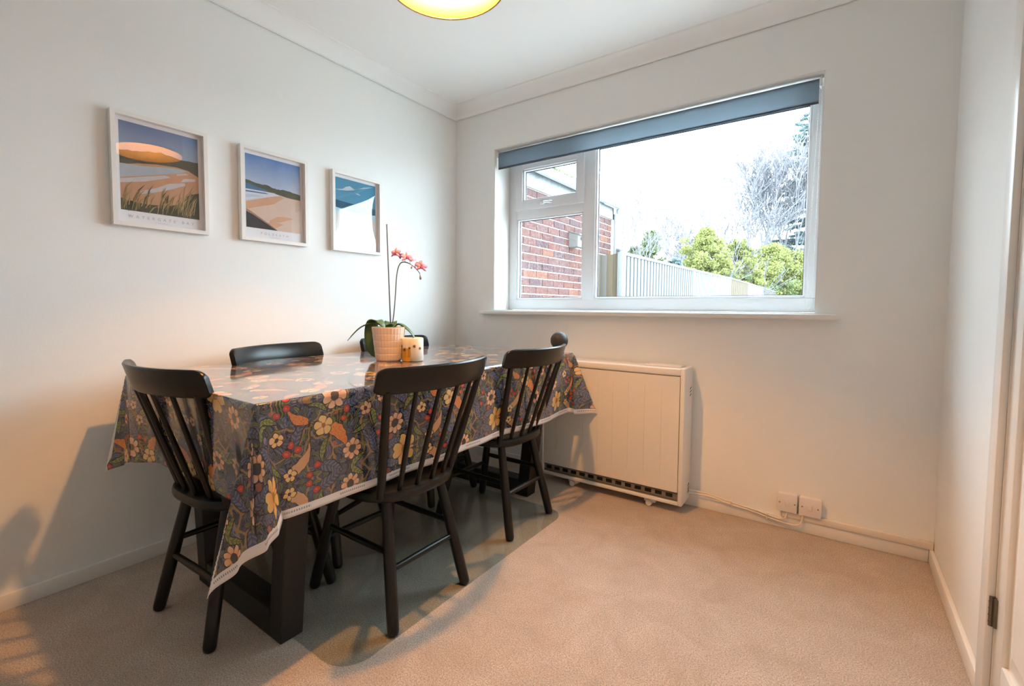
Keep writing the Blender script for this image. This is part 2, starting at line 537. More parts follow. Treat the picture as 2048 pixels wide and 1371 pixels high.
# ================================================================== dining table, cloth and chairs
TX0, TX1, TY0, TY1, TZ = .165, 1.072, -1.966, -.270, .782
tb = thing('dining_table', 'black dining table with slanted frame legs under the patterned cloth', 'table', (.62, -1.10, 0))
ox, oy = .62, -1.10
bm = bmesh.new(); box(bm, (TX0-ox, TY0-oy, TZ-.042), (TX1-ox, TY1-oy, TZ-.002), bevel=.004); mesh_obj('tabletop', bm, 'table', tb, smooth=True, auto=40)
def slant_leg(xb, xt, y0, y1, w):
    bm = bmesh.new()
    s = 1 if xt > xb else -1
    poly = [(xb, y0, 0.0), (xb - s*w, y0, 0.0), (xt - s*w, y0, TZ-.045), (xt, y0, TZ-.045)]
    prism(bm, poly, (0, y1-y0, 0))
    bmesh.ops.bevel(bm, geom=bm.edges[:], offset=.003, segments=1, affect='EDGES')
    return bm
for (y0, y1) in ((-1.822, -1.748), (-.440, -.362)):
    for (xb, xt) in ((.902, .985), (.335, .252)):
        mesh_obj('leg', slant_leg(xb-ox, xt-ox, y0-oy, y1-oy, .07), 'table', tb)
    boxo('foot_bar', (.400-ox, y0-oy, .0), (.838-ox, y1-oy, .088), 'table', tb, .003)
    boxo('top_bar', (.32-ox, y0-oy, TZ-.105), (.915-ox, y1-oy, TZ-.043), 'table', tb, .003)

# ---- patterned oilcloth: a generic mirrored floral print on navy
def cloth_material():
    t = NT('floral_oilcloth')
    uv = t.coord('UV')
    sep = t.new('ShaderNodeSeparateXYZ'); t.put(sep.inputs[0], uv)
    s_, v_ = sep.outputs[0], sep.outputs[1]
    PU, PV = .225, .52
    pu = t.math('PINGPONG', t.math('ADD', s_, .035), PU)
    pv = t.math('FLOORED_MODULO', v_, PV)
    cmb = t.new('ShaderNodeCombineXYZ'); t.put(cmb.inputs[0], pu); t.put(cmb.inputs[1], pv)
    P = cmb.outputs[0]
    # small wobble so that outlines look hand drawn
    nz = t.new('ShaderNodeTexNoise'); nz.inputs['Scale'].default_value = 45; nz.inputs['Detail'].default_value = 1; t.put(nz.inputs['Vector'], P)
    sub = t.new('ShaderNodeVectorMath', operation='SUBTRACT'); t.put(sub.inputs[0], nz.outputs[1]); sub.inputs[1].default_value = (.5, .5, .5)
    scl = t.new('ShaderNodeVectorMath', operation='SCALE'); t.put(scl.inputs[0], sub.outputs[0]); scl.inputs['Scale'].default_value = .012
    add = t.new('ShaderNodeVectorMath', operation='ADD'); t.put(add.inputs[0], P); t.put(add.inputs[1], scl.outputs[0])
    PW = add.outputs[0]
    # scrolling blue grey leaves on navy
    wv = t.new('ShaderNodeTexWave'); wv.wave_type = 'RINGS'; wv.inputs['Scale'].default_value = 26; wv.inputs['Distortion'].default_value = 9
    wv.inputs['Detail'].default_value = 2; wv.inputs['Detail Scale'].default_value = 1.6; t.put(wv.inputs['Vector'], P)
    vo = t.new('ShaderNodeTexVoronoi'); vo.inputs['Scale'].default_value = 34; t.put(vo.inputs['Vector'], PW)
    ve = t.new('ShaderNodeTexVoronoi', feature='DISTANCE_TO_EDGE'); ve.inputs['Scale'].default_value = 34; t.put(ve.inputs['Vector'], PW)
    leafcol = t.ramp(wv.outputs[1], [(.2, (.016, .020, .034)), (.5, (.066, .076, .125)), (.8, (.15, .165, .25))])
    edge = t.math('SMOOTH_MIN', t.math('MULTIPLY', ve.outputs[0], 9), 1.0, .1, clamp=True)
    col = t.mix(edge, (.010, .011, .017), leafcol)
    # scattered small leaves: one lens shape per cell, turned at random
    def cell_leaves(col, scale, L, w, c1, c2, seed):
        sh = t.new('ShaderNodeVectorMath', operation='ADD'); t.put(sh.inputs[0], P); sh.inputs[1].default_value = (seed, seed*1.7, 0)
        vn = t.new('ShaderNodeTexVoronoi'); vn.inputs['Scale'].default_value = scale; vn.inputs['Randomness'].default_value = .85; t.put(vn.inputs['Vector'], sh.outputs[0])
        lv = t.new('ShaderNodeVectorMath', operation='SUBTRACT'); t.put(lv.inputs[0], sh.outputs[0]); t.put(lv.inputs[1], vn.outputs['Position'])
        sx = t.new('ShaderNodeSeparateXYZ'); t.put(sx.inputs[0], lv.outputs[0])
        rc = t.new('ShaderNodeSeparateColor'); t.put(rc.inputs[0], vn.outputs['Color'])
        an = t.math('MULTIPLY', rc.outputs[0], 6.283)
        c_, s2 = t.math('COSINE', an), t.math('SINE', an)
        x = t.math('ADD', t.math('MULTIPLY', sx.outputs[0], c_), t.math('MULTIPLY', sx.outputs[1], s2))
        y = t.math('SUBTRACT', t.math('MULTIPLY', sx.outputs[1], c_), t.math('MULTIPLY', sx.outputs[0], s2))
        y = t.math('SUBTRACT', y, t.math('MULTIPLY', t.math('MULTIPLY', x, x), 14))
        q = t.math('DIVIDE', x, L)
        wd = t.math('MULTIPLY', t.math('SUBTRACT', 1, t.math('MULTIPLY', q, q)), w)
        d = t.math('SUBTRACT', wd, t.math('ABSOLUTE', y))
        rib = t.math('GREATER_THAN', t.math('ABSOLUTE', y), w*.12)
        cc = t.mix(rib, (.012, .013, .022), t.mix(rc.outputs[1], c1, c2))
        col = t.mix(t.math('GREATER_THAN', d, -w*.16), col, (.010, .011, .018))
        return t.mix(t.math('GREATER_THAN', d, 0.0), col, cc)
    col = t.mix(.45, col, (.012, .014, .024))
    col = cell_leaves(col, 62, .012, .0042, (.075, .085, .13), (.12, .13, .19), .37)
    col = cell_leaves(col, 36, .021, .0072, (.09, .10, .155), (.16, .18, .27), 1.13)
    col = cell_leaves(col, 30, .020, .0052, (.06, .065, .10), (.17, .19, .07), 2.71)
    big = t.noise(9, 2, .5, P)
    col = t.mix(t.math('GREATER_THAN', big, .60), col, t.mix(t.math('GREATER_THAN', wv.outputs[1], .45), (.022, .022, .018), (.15, .16, .055)))
    rnd = t.new('ShaderNodeSeparateColor'); t.put(rnd.inputs[0], vo.outputs[1])
    col = t.mix(t.math('MULTIPLY', t.math('GREATER_THAN', rnd.outputs[0], .86), t.math('LESS_THAN', vo.outputs[0], .33)), col, (.36, .115, .085))
    col = t.mix(t.math('MULTIPLY', t.math('LESS_THAN', rnd.outputs[0], .13), t.math('LESS_THAN', vo.outputs[0], .36)), col, (.16, .18, .05))
    col = t.mix(t.math('MULTIPLY', t.math('GREATER_THAN', rnd.outputs[1], .88), t.math('LESS_THAN', vo.outputs[0], .28)), col, (.20, .20, .31))
    # curling stems
    vs = t.new('ShaderNodeTexVoronoi', feature='DISTANCE_TO_EDGE'); vs.inputs['Scale'].default_value = 11; t.put(vs.inputs['Vector'], PW)
    col = t.mix(t.math('LESS_THAN', vs.outputs[0], .022), col, (.33, .20, .085))
    spx = t.new('ShaderNodeSeparateXYZ'); t.put(spx.inputs[0], PW)
    X, Y = spx.outputs[0], spx.outputs[1]
    def local(cx, cy, rot):
        x = t.math('SUBTRACT', X, cx); y = t.math('SUBTRACT', Y, cy)
        c, s = cos(rot), sin(rot)
        if abs(s) < 1e-4: return x, y
        return (t.math('ADD', t.math('MULTIPLY', x, c), t.math('MULTIPLY', y, s)),
                t.math('SUBTRACT', t.math('MULTIPLY', y, c), t.math('MULTIPLY', x, s)))
    def leaf(col, cx, cy, L, w, rot, c1, c2, bend=0):
        x, y = local(cx, cy, rot)
        if bend: y = t.math('SUBTRACT', y, t.math('MULTIPLY', t.math('MULTIPLY', x, x), bend))
        q = t.math('DIVIDE', x, L)
        wd = t.math('MULTIPLY', t.math('SUBTRACT', 1, t.math('MULTIPLY', q, q)), w)
        d = t.math('SUBTRACT', wd, t.math('ABSOLUTE', y))
        out = t.math('GREATER_THAN', d, -.0016)
        ins = t.math('GREATER_THAN', d, .0012)
        rib = t.math('GREATER_THAN', t.math('ABSOLUTE', y), .0011)
        st = t.math('GREATER_THAN', t.math('SINE', t.math('ADD', t.math('MULTIPLY', x, 520), t.math('MULTIPLY', t.math('ABSOLUTE', y), -420))), -.15)
        cc = t.mix(t.math('MULTIPLY', st, rib), c2, c1)
        col = t.mix(out, col, (.014, .013, .016))
        return t.mix(ins, col, cc)
    def drop(col, cx, cy, L, w, rot, c1, c2, bend=0):
        """tear shaped motif with speckles"""
        x, y = local(cx, cy, rot)
        if bend: y = t.math('SUBTRACT', y, t.math('MULTIPLY', t.math('MULTIPLY', x, x), bend))
        q = t.math('ADD', t.math('MULTIPLY', t.math('DIVIDE', x, L), .5), .5)
        q = t.math('MINIMUM', t.math('MAXIMUM', q, 0), 1)
        wd = t.math('MULTIPLY', t.math('MULTIPLY', t.math('SQRT', q), t.math('POWER', t.math('SUBTRACT', 1, q), 1.5)), w*3.0)
        d = t.math('SUBTRACT', wd, t.math('ABSOLUTE', y))
        col = t.mix(t.math('GREATER_THAN', d, -.0012), col, (.03, .018, .014))
        sp = t.new('ShaderNodeTexVoronoi'); sp.inputs['Scale'].default_value = 210; t.put(sp.inputs['Vector'], P)
        cc = t.mix(t.math('LESS_THAN', sp.outputs[0], .38), c1, c2)
        cc = t.mix(t.math('MULTIPLY', q, .55), cc, c2)
        return t.mix(t.math('GREATER_THAN', d, .0006), col, cc)
    def flower(col, cx, cy, R, n, c1, c2, cen, rot=0., inner=.33, depth=.3):
        x, y = local(cx, cy, 0)
        r = t.math('SQRT', t.math('ADD', t.math('MULTIPLY', x, x), t.math('MULTIPLY', y, y)))
        th = t.math('ARCTAN2', y, x)
        a = t.math('ABSOLUTE', t.math('COSINE', t.math('ADD', t.math('MULTIPLY', th, n/2), rot)))
        lim = t.math('MULTIPLY', t.math('ADD', t.math('MULTIPLY', t.math('POWER', a, .55), depth*1.6), 1-depth*1.6), R)
        d = t.math('SUBTRACT', lim, r)
        col = t.mix(t.math('GREATER_THAN', d, -.0018), col, (.02, .014, .016))
        f = t.math('DIVIDE', r, R)
        vein = t.math('GREATER_THAN', a, .30)
        cc = t.mix(t.math('MULTIPLY', f, 1.0, clamp=True), c2, c1)
        cc = t.mix(vein, t.mix(.6, cc, (.16, .05, .03)), cc)
        col = t.mix(t.math('GREATER_THAN', d, .0008), col, cc)
        col = t.mix(t.math('LESS_THAN', f, inner), col, cen)
        return col
    BLUE1, BLUE2 = (.15, .165, .25), (.07, .078, .125)
    OL1, OL2 = (.27, .29, .09), (.14, .155, .055)
    OR1, OR2 = (.80, .30, .09), (.70, .16, .04)
    PE1, PE2 = (.86, .54, .34), (.74, .32, .15)
    YE1, YE2 = (.84, .56, .17), (.72, .33, .08)
    RED = (.56, .06, .045)
    for a in ((.030, .03, .055, .016, 1.2, BLUE1, BLUE2, 4), (.10, .11, .06, .017, -.5, BLUE1, BLUE2, -5), (.19, .06, .05, .015, 2.2, BLUE1, BLUE2, 4),
              (.02, .33, .055, .017, 2.0, BLUE1, BLUE2, 4), (.13, .22, .05, .014, .4, BLUE1, BLUE2, 6), (.20, .40, .055, .016, 1.1, BLUE1, BLUE2, -5), (.06, .48, .05, .014, -.3, BLUE1, BLUE2, 4),
              (.165, .105, .04, .010, .9, OL1, OL2, 8), (.185, .135, .035, .009, 1.7, OL1, OL2, 8), (.045, .155, .035, .009, 2.4, OL1, OL2, -8), (.075, .30, .04, .010, .2, OL1, OL2, 8),
              (.15, .475, .04, .010, 2.7, OL1, OL2, 8), (.11, .43, .035, .009, 1.2, OL1, OL2, -8), (.205, .285, .035, .009, 2.0, OL1, OL2, 8), (.015, .42, .04, .010, .8, OL1, OL2, 8)):
        col = leaf(col, *a)
    col = drop(col, .105, .365, .058, .020, 2.5, OR1, OR2, 5)
    col = drop(col, .060, .245, .050, .017, .6, (.62, .40, .22), PE2, -6)
    col = drop(col, .180, .215, .042, .014, -.9, OR1, OR2, 6)
    col = flower(col, 0.0, .10, .052, 6, YE1, OR1, (.30, .17, .03), .6, .26, .34)
    col = flower(col, .098, .050, .036, 8, PE1, PE2, (.055, .05, .052), 0, .42, .26)
    col = flower(col, .225, .335, .040, 7, PE1, PE2, (.10, .07, .05), .4, .36, .28)
    col = flower(col, .145, .300, .030, 5, YE1, PE1, (.42, .16, .04), .3, .25, .22)
    col = flower(col, .055, .405, .033, 8, PE1, OR1, (.06, .05, .05), 0, .40, .26)
    col = flower(col, .170, .445, .022, 5, (.66, .34, .22), PE1, (.10, .03, .03), .2, .3, .26)
    col = flower(col, .130, .165, .020, 5, PE1, YE1, (.08, .04, .03), .5, .3, .26)
    col = flower(col, .025, .205, .018, 5, YE1, PE1, (.06, .04, .03), 0, .32, .26)
    col = flower(col, .200, .505, .020, 5, PE1, PE2, (.06, .04, .03), 0, .32, .26)
    for bx_, by_ in ((.085, .195), (.108, .205), (.092, .225), (.035, .285), (.012, .262), (.195, .165), (.212, .19), (.13, .505), (.085, .50), (.18, .375), (.155, .365)):
        x, y = local(bx_, by_, 0)
        r = t.math('SQRT', t.math('ADD', t.math('MULTIPLY', x, x), t.math('MULTIPLY', y, y)))
        col = t.mix(t.math('LESS_THAN', r, .0112), col, (.02, .013, .012))
        col = t.mix(t.math('LESS_THAN', r, .0095), col, RED)
        col = t.mix(t.math('LESS_THAN', r, .003), col, (.60, .16, .08))
    # printed grain
    col = t.mix(t.math('MULTIPLY', t.noise(420, 2, .6, P), .22), col, (.05, .05, .06))
    # white selvedge with a line of small print
    se = t.math('MAXIMUM', t.math('GREATER_THAN', s_, CS1-.026), t.math('LESS_THAN', s_, CS0+.026))
    col = t.mix(se, col, (.78, .74, .72))
    ds = t.math('MINIMUM', t.math('SUBTRACT', CS1, s_), t.math('SUBTRACT', s_, CS0))
    band = t.math('MULTIPLY', t.math('GREATER_THAN', ds, .0125), t.math('LESS_THAN', ds, .0185))
    ticks = t.math('GREATER_THAN', t.math('FRACT', t.math('MULTIPLY', v_, 140)), .45)
    words = t.math('GREATER_THAN', t.math('SINE', t.math('MULTIPLY', v_, 33)), .05)
    col = t.mix(t.math('MULTIPLY', t.math('MULTIPLY', band, ticks), t.math('MULTIPLY', words, .7)), col, (.09, .08, .10))
    t.base(col, .16, .35)
    t.b.inputs['IOR'].default_value = 1.5
    t.b.inputs['Coat Weight'].default_value = .7
    t.b.inputs['Coat IOR'].default_value = 1.6
    t.b.inputs['Coat Roughness'].default_value = .07
    t.bump(t.noise(30, 3, .6, uv), .05, .004)
    return t.m

OV_R, OV_L, OV_N, OV_F = .335, .20, .360, .175
CS0, CS1, CT0, CT1 = TX0-OV_L, TX1+OV_R, TY0-OV_N, TY1+OV_F
def interp_dir(keys, th):
    for (a, va), (b, vb) in zip(keys, keys[1:]):
        if th <= b:
            q = (th-a)/(b-a); q = q*q*(3-2*q)
            return (Vector(va).lerp(Vector(vb), q))
    return Vector(keys[-1][1])
K_NR = [(0, (-.085, 0, -1)), (8, (-.095, .0, -.985)), (18, (-.03, -.065, -1.02)), (30, (-.03, -.13, -1.0)), (42, (-.14, -.22, -.97)), (52.7, (-.23, -.27, -.93)), (62, (-.20, -.12, -.93)), (75, (-.10, .0, -.93)), (90, (-.03, .0, -.93))]
K_FR = [(0, (-.085, 0, -1)), (10, (.02, .0, -1)), (27, (.27, .28, -.93)), (45, (.22, .24, -.95)), (70, (.02, .12, -1)), (90, (0, .10, -1))]
K_NL = [(0, (.02, 0, -1)), (30, (-.03, -.03, -1)), (50, (-.15, -.10, -.95)), (61, (-.20, -.13, -.92)), (74, (-.04, -.03, -.92)), (90, (.02, .0, -.93))]
K_FL = [(0, (.03, 0, -1)), (40, (-.15, .15, -1)), (90, (0, .10, -1))]
def cloth_pos(s, v):
    cx = min(max(s, TX0), TX1); cy = min(max(v, TY0), TY1)
    if s > TX1: cy = max(cy, TY0 + .08*min(1, (s-TX1)/OV_R))
    ax, ay = s-cx, v-cy
    r = sqrt(ax*ax+ay*ay)
    z = TZ + .0008*sin(s*17)*cos(v*13)
    if r < 1e-9: return V(s, v, z)
    th = math.degrees(atan2(abs(ay), abs(ax)))
    K = (K_NR if ay <= 0 else K_FR) if ax > 0 else (K_NL if ay <= 0 else K_FL)
    if ax == 0 and ay > 0: K = K_FR
    if ax == 0 and ay < 0: K = K_NR
    d = interp_dir(K, th)
    # soft bend over the table edge
    b = .014
    rr = r
    drop = max(0, rr - b*.57)
    outw = b if rr > b*1.57 else b*sin(rr/b)
    if rr < b*1.57: drop = b*(1-cos(rr/b))
    nx, ny = (ax/r, ay/r)
    if th > .01 and th < 89.99:
        nx, ny = (d.x*.0 + ax/r, ay/r)
    p = V(cx + nx*outw*.6, cy + ny*outw*.6, z - (b*(1-cos(rr/b)) if rr < b*1.57 else 0))
    if rr >= b*1.57:
        L_ = rr - b*.57
        p = V(cx + nx*b*.6 + d.x*L_, cy + ny*b*.6 + d.y*L_, z + d.z*L_)
    # gentle waves along the long sides
    f = min(1, r/.3)
    if ay == 0 and ax != 0:
        w_ = max(0, min(1, (v-TY0-.08)/.3, (TY1-v)/.3))
        p.x += f*w_*(.010*sin(v*9.5+.6) + .005*sin(v*23))
        p.z += f*w_*.006*sin(v*5.3+1)
    if ax == 0 and ay != 0:
        w_ = min(1, (s-TX0)/.25, (TX1-s)/.25)
        p.y += f*w_*(.010*sin(s*14))
        if ay < 0:
            w3 = min(1, (s-TX0)/.16, (TX1-s)/.20); w3 = w3*w3*(3-2*w3)
            p.y += .155*w3*r; p.z += .010*w3*f
            p.x += (.03 if s > .6 else -.02)*w3*r
    return p
def axis(a, b, lo, hi, co, fi):
    out = []
    def seg(p, q, st):
        n = max(1, int(round((q-p)/st)))
        return [p + (q-p)*i/n for i in range(n)]
    e = .024
    return seg(a, lo-e, fi) + seg(lo-e, lo+.004, .003) + seg(lo+.004, hi-.004, co) + seg(hi-.004, hi+e, .003) + seg(hi+e, b, fi) + [b]
ss = axis(CS0, CS1, TX0, TX1, .03, .009); ts = axis(CT0, CT1, TY0, TY1, .03, .009)
# make the long-side folds fine enough as well
bm = bmesh.new()
uvl = bm.loops.layers.uv.new('UVMap')
grid = [[bm.verts.new(cloth_pos(s, v)) for v in ts] for s in ss]
for i in range(len(ss)-1):
    for j in range(len(ts)-1):
        f = bm.faces.new((grid[i][j], grid[i+1][j], grid[i+1][j+1], grid[i][j+1]))
        f.smooth = True
        for lp, (a, b) in zip(f.loops, ((i, j), (i+1, j), (i+1, j+1), (i, j+1))): lp[uvl].uv = (ss[a], ts[b])
me = bpy.data.meshes.new('tablecloth'); bm.to_mesh(me); bm.free()
MAT['cloth'] = cloth_material()
MAT['cloth_back'] = simple('oilcloth_backing', (.72, .69, .66), .7, .2, var=.02)
me.materials.append(MAT['cloth']); me.materials.append(MAT['cloth_back'])
cl = bpy.data.objects.new('tablecloth', me); link(cl)
so = cl.modifiers.new('thickness', 'SOLIDIFY'); so.thickness = .0012; so.offset = -1; so.material_offset = 1
tag(cl, 'glossy navy floral oilcloth with white edges draped over the table', 'tablecloth')

# ---- chairs
def make_chair():
    c = thing('dining_chair', '', 'chair', group='black spindle back dining chairs')
    ST, TH = .432, .036
    # seat: rounded D with dished top
    bm = bmesh.new()
    n = 48
    out = []
    for k in range(n):
        a = 2*pi*k/n
        ca, sa = cos(a), sin(a)
        ex = .52
        x = .200*math.copysign(abs(ca)**(ex if ca > 0 else .85), ca)
        y = (.205 if ca > 0 else .205)*math.copysign(abs(sa)**.62, sa)
        out.append((x, y))
    def ring(scale, z): return [bm.verts.new((x*scale, y*scale, z)) for x, y in out]
    rs = [ring(.93, ST-TH), ring(.985, ST-TH+.006), ring(1.0, ST-TH+.014), ring(1.0, ST-.010), ring(.985, ST-.002), ring(.955, ST), ring(.80, ST-.003), ring(.5, ST-.009)]
    for a, b in zip(rs, rs[1:]):
        for k in range(n): bm.faces.new((a[k], a[(k+1) % n], b[(k+1) % n], b[k]))
    bm.faces.new(rs[0][::-1]); bm.faces.new(rs[-1])
    mesh_obj('seat', bm, 'chair', c, smooth=True, auto=50)
    # legs
    feet = {}
    for sx in (-1, 1):
        for sy in (-1, 1):
            top = V(.125*sx, .122*sy, ST-.02); bot = V(.214*sx, .173*sy, .0)
            feet[(sx, sy)] = (top, bot)
            bm = bmesh.new()
            dd = (bot-top)
            pts = [top + dd*q for q in (0, .2, .5, .8, .965, .99, 1.0)]
            tube(bm, pts, [.0165, .018, .0195, .0195, .019, .0165, .011], 14)
            mesh_obj('leg', bm, 'chair', c, smooth=True, auto=50)
    def on(leg, z):
        a, b = feet[leg]; q = (a.z-z)/(a.z-b.z); return a.lerp(b, q)
    for (l1, l2, z) in (((-1, -1), (1, -1), .235), ((-1, 1), (1, 1), .235), ((-1, -1), (-1, 1), .185), ((1, -1), (1, 1), .19)):
        bm = bmesh.new()
        a, b = on(l1, z), on(l2, z)
        tube(bm, [a, a.lerp(b, .5), b], [.0095, .0115, .0095], 10)
        mesh_obj('stretcher', bm, 'chair', c, smooth=True, auto=50)
    # curved top rail
    hw, zt, hh = .252, .848, .082
    def rail(yy, z):
        # ends come forward; tilted back
        q = yy/hw
        return V(-.315 + .072*q*q - (z-zt)*-.0 + (zt-z)*.30, yy, z)
    bm = bmesh.new()
    n = 28; th = .0095
    rows = []
    ks = [-1, -.997, -.988, -.972, -.95, -.92, -.88] + [-.8+1.6*k/n for k in range(n+1)] + [.88, .92, .95, .972, .988, .997, 1]
    for kq in ks:
        yy = hw*kq
        e = min(1, (hw-abs(yy))/.030)
        rd = .020*(1 - sqrt(max(0, 1-(1-e)**2)))
        zz0, zz1 = zt-hh+rd*.8, zt-rd
        p = rail(yy, zt); tq = .144*yy/hw/hw
        nrm = V(1, -tq, 0).normalized()
        secs = []
        for (z, w) in ((zz0, .6), (zz0+.005, 1.0), ((zz0+zz1)/2, 1.0), (zz1-.005, 1.0), (zz1, .55)):
            secs.append((rail(yy, z), w))
        ring_ = [bm.verts.new(q + nrm*th*w) for q, w in secs] + [bm.verts.new(q - nrm*th*w) for q, w in reversed(secs)]
        rows.append(ring_)
    for a, b in zip(rows, rows[1:]):
        m = len(a)
        for k in range(m): bm.faces.new((a[k], a[(k+1) % m], b[(k+1) % m], b[k]))
    bm.faces.new(rows[0][::-1]); bm.faces.new(rows[-1])
    mesh_obj('top_rail', bm, 'chair', c, smooth=True, auto=45)
    # stiles and spindles
    ys_t = [-.215, -.129, -.043, .043, .129, .215]
    ys_b = [-.160, -.100, -.034, .034, .100, .160]
    for i, (yt, yb_) in enumerate(zip(ys_t, ys_b)):
        q = yb_/.160
        a = V(-.172 + .030*q*q, yb_, ST-.016); b = rail(yt, zt-hh+.010)
        bm = bmesh.new()
        R_ = (.0135, .0145, .0125) if i in (0, 5) else (.0078, .0092, .0072)
        tube(bm, [a, a.lerp(b, .4), a.lerp(b, .8), b], [R_[0], R_[1], R_[2], R_[2]*.95], 12)
        mesh_obj('stile' if i in (0, 5) else 'spindle', bm, 'chair', c, smooth=True, auto=50)
    return c
chair = make_chair()
chair.location = (.929, -1.418, 0); chair.rotation_euler = (0, 0, pi)
chair['label'] = 'black spindle back chair nearest the viewer on the clear mat before the table'
dup(chair, (.880, -.708, 0), pi, 'black spindle back chair tucked in directly before the white heater')
dup(chair, (.577, -1.756, 0), pi/2 + radians(2.5), 'black spindle back chair at the near short end of the table')
dup(chair, (.425, -1.350, 0), radians(15), 'black chair against the picture wall, only its top rail fully seen left of the orchid')
dup(chair, (.365, -.668, 0), 0, 'black chair half hidden behind the orchid pot and the candle')

# ================================================================== things on the table
# orchid in a ribbed cream pot
MAT['pot'] = simple('cream_glazed_pot', (.70, .60, .52), .35, .5, var=.03)
MAT['soil'] = simple('bark_mix', (.06, .04, .025), .9, .1, var=.4, vscale=80, bump=.6, bscale=90)
MAT['leafg'] = simple('orchid_leaf', (.065, .135, .045), .35, .5, var=.25, vscale=25)
MAT['stemg'] = simple('orchid_stem', (.10, .13, .11), .5, .4, var=.15)
MAT['cane'] = simple('support_cane', (.085, .105, .12), .5, .3, var=.1)
MAT['petal'] = simple('orchid_petal', (.68, .42, .70), .6, .3, var=.25, vscale=90)
MAT['lip'] = simple('orchid_lip', (.42, .09, .30), .6, .3, var=.2, vscale=90)
MAT['bud'] = simple('orchid_bud', (.28, .16, .15), .6, .3)
px_, py_ = .600, -1.135
orch = thing('potted_orchid', 'pink orchid in a ribbed cream pot with a straight support cane', 'plant', (px_, py_, TZ+.001))
bm = bmesh.new()
PH, R0, R1 = .150, .056, .073
prof = [(0, 0), (R0-.004, 0), (R0, .004)]
nrow = 5
for i in range(nrow):
    z0, z1 = .004 + (PH-.006)*i/nrow, .004 + (PH-.006)*(i+1)/nrow
    f0, f1 = z0/PH, z1/PH
    prof += [(R0+(R1-R0)*f0 + .0012, z0+.002), (R0+(R1-R0)*f1 + .0012, z1-.002), (R0+(R1-R0)*f1-.0005, z1)]
prof += [(R1, PH), (R1-.004, PH+.001), (R1-.007, PH-.003), (R1-.010, PH-.025), (0, PH-.025)]
seg = 60
lathe(bm, prof, (0, 0, 0), seg)
# vertical flutes: every other column a touch inward
for v in bm.verts:
    r = sqrt(v.co.x**2+v.co.y**2)
    if r > .05 and .003 < v.co.z < PH-.001:
        k = round(atan2(v.co.y, v.co.x)/(2*pi)*seg) % seg
        if k % 2 == 0: v.co.x *= .972; v.co.y *= .972
mesh_obj('pot', bm, 'pot', orch, smooth=True, auto=25)
bm = bmesh.new(); lathe(bm, [(0, PH-.012), (R1-.012, PH-.016), (R1-.012, PH-.024)], (0, 0, 0), 24); mesh_obj('bark', bm, 'soil', orch)
def orchid_leaf(pts, wmax, fold=.25, roll=0, turn=False):
    P = bez(pts, 5)
    bm = bmesh.new()
    rows = []
    n = len(P)
    for i, p in enumerate(P):
        q = i/(n-1)
        d = (P[min(i+1, n-1)]-P[max(i-1, 0)]).normalized()
        side = d.cross(V(0, 0, 1))
        side = side.normalized() if side.length > 1e-3 else V(1, 0, 0)
        side = Matrix.Rotation(roll, 3, d) @ side
        if turn:
            g_ = V(-RY, RX, 0).lerp(V(RX, RY, 0), min(1, q*1.6)**.8)
            side = (g_ - d*g_.dot(d)).normalized()
        nn = side.cross(d).normalized()
        w = wmax*(sin(pi*min(1, q*.86+.12))**.7)
        if q > .93: w *= .6
        rows.append([bm.verts.new(p + side*w*s + nn*abs(s)*w*fold) for s in (-1, -.55, 0, .55, 1)])
    for a, b in zip(rows, rows[1:]):
        for k in range(4): bm.faces.new((a[k], a[k+1], b[k+1], b[k]))
    o = mesh_obj('leaf', bm, 'leafg', orch, smooth=True)
    m = o.modifiers.new('thickness', 'SOLIDIFY'); m.thickness = .0022
# image-right is (.81,.59); image-left leaves go the other way
RX, RY = .81, .59
def loc(r_, f_, z): return (RX*r_ - RY*f_, RY*r_ + RX*f_, z)   # r_: to the right as seen, f_: away
orchid_leaf([loc(-.005, 0, PH-.02), loc(-.045, .01, PH+.028), loc(-.078, .025, PH+.015), loc(-.092, .03, PH-.045), loc(-.088, .03, PH-.10), loc(-.066, .025, PH-.140)], .027, .10, 0, True)
orchid_leaf([loc(-.01, .02, PH-.02), loc(-.06, .02, PH+.014), loc(-.125, .01, PH-.002), loc(-.185, .0, PH-.062)], .012, .35)
orchid_leaf([loc(.01, .01, PH-.02), loc(.04, .02, PH+.010), loc(.085, .02, PH-.018), loc(.115, .02, PH-.055)], .024, .3)
orchid_leaf([loc(.0, .02, PH-.02), loc(-.005, .07, PH+.02), loc(-.01, .12, PH-.02)], .028, .25)
orchid_leaf([loc(.0, -.01, PH-.02), loc(.01, -.03, PH+.012), loc(.0, -.045, PH+.010)], .016, .3)
bm = bmesh.new(); tube(bm, [loc(.010, 0, PH-.02), loc(-.0055, 0, .605)], [.0030, .0026], 8); mesh_obj('support_cane', bm, 'cane', orch, smooth=True, auto=50)
stem_pts = [loc(.010, .004, PH-.02), loc(.022, .004, PH+.05), loc(.030, .005, PH+.14), loc(.036, .005, PH+.225), loc(.046, .003, PH+.27), loc(.062, 0, PH+.288), loc(.090, -.002, PH+.284), loc(.122, -.004, PH+.262), loc(.142, -.004, PH+.238)]
SP = bez(stem_pts, 8)
bm = bmesh.new(); tube(bm, SP, [.0026]*(len(SP)-16) + [.0018]*16, 8); mesh_obj('flower_stem', bm, 'stemg', orch, smooth=True)
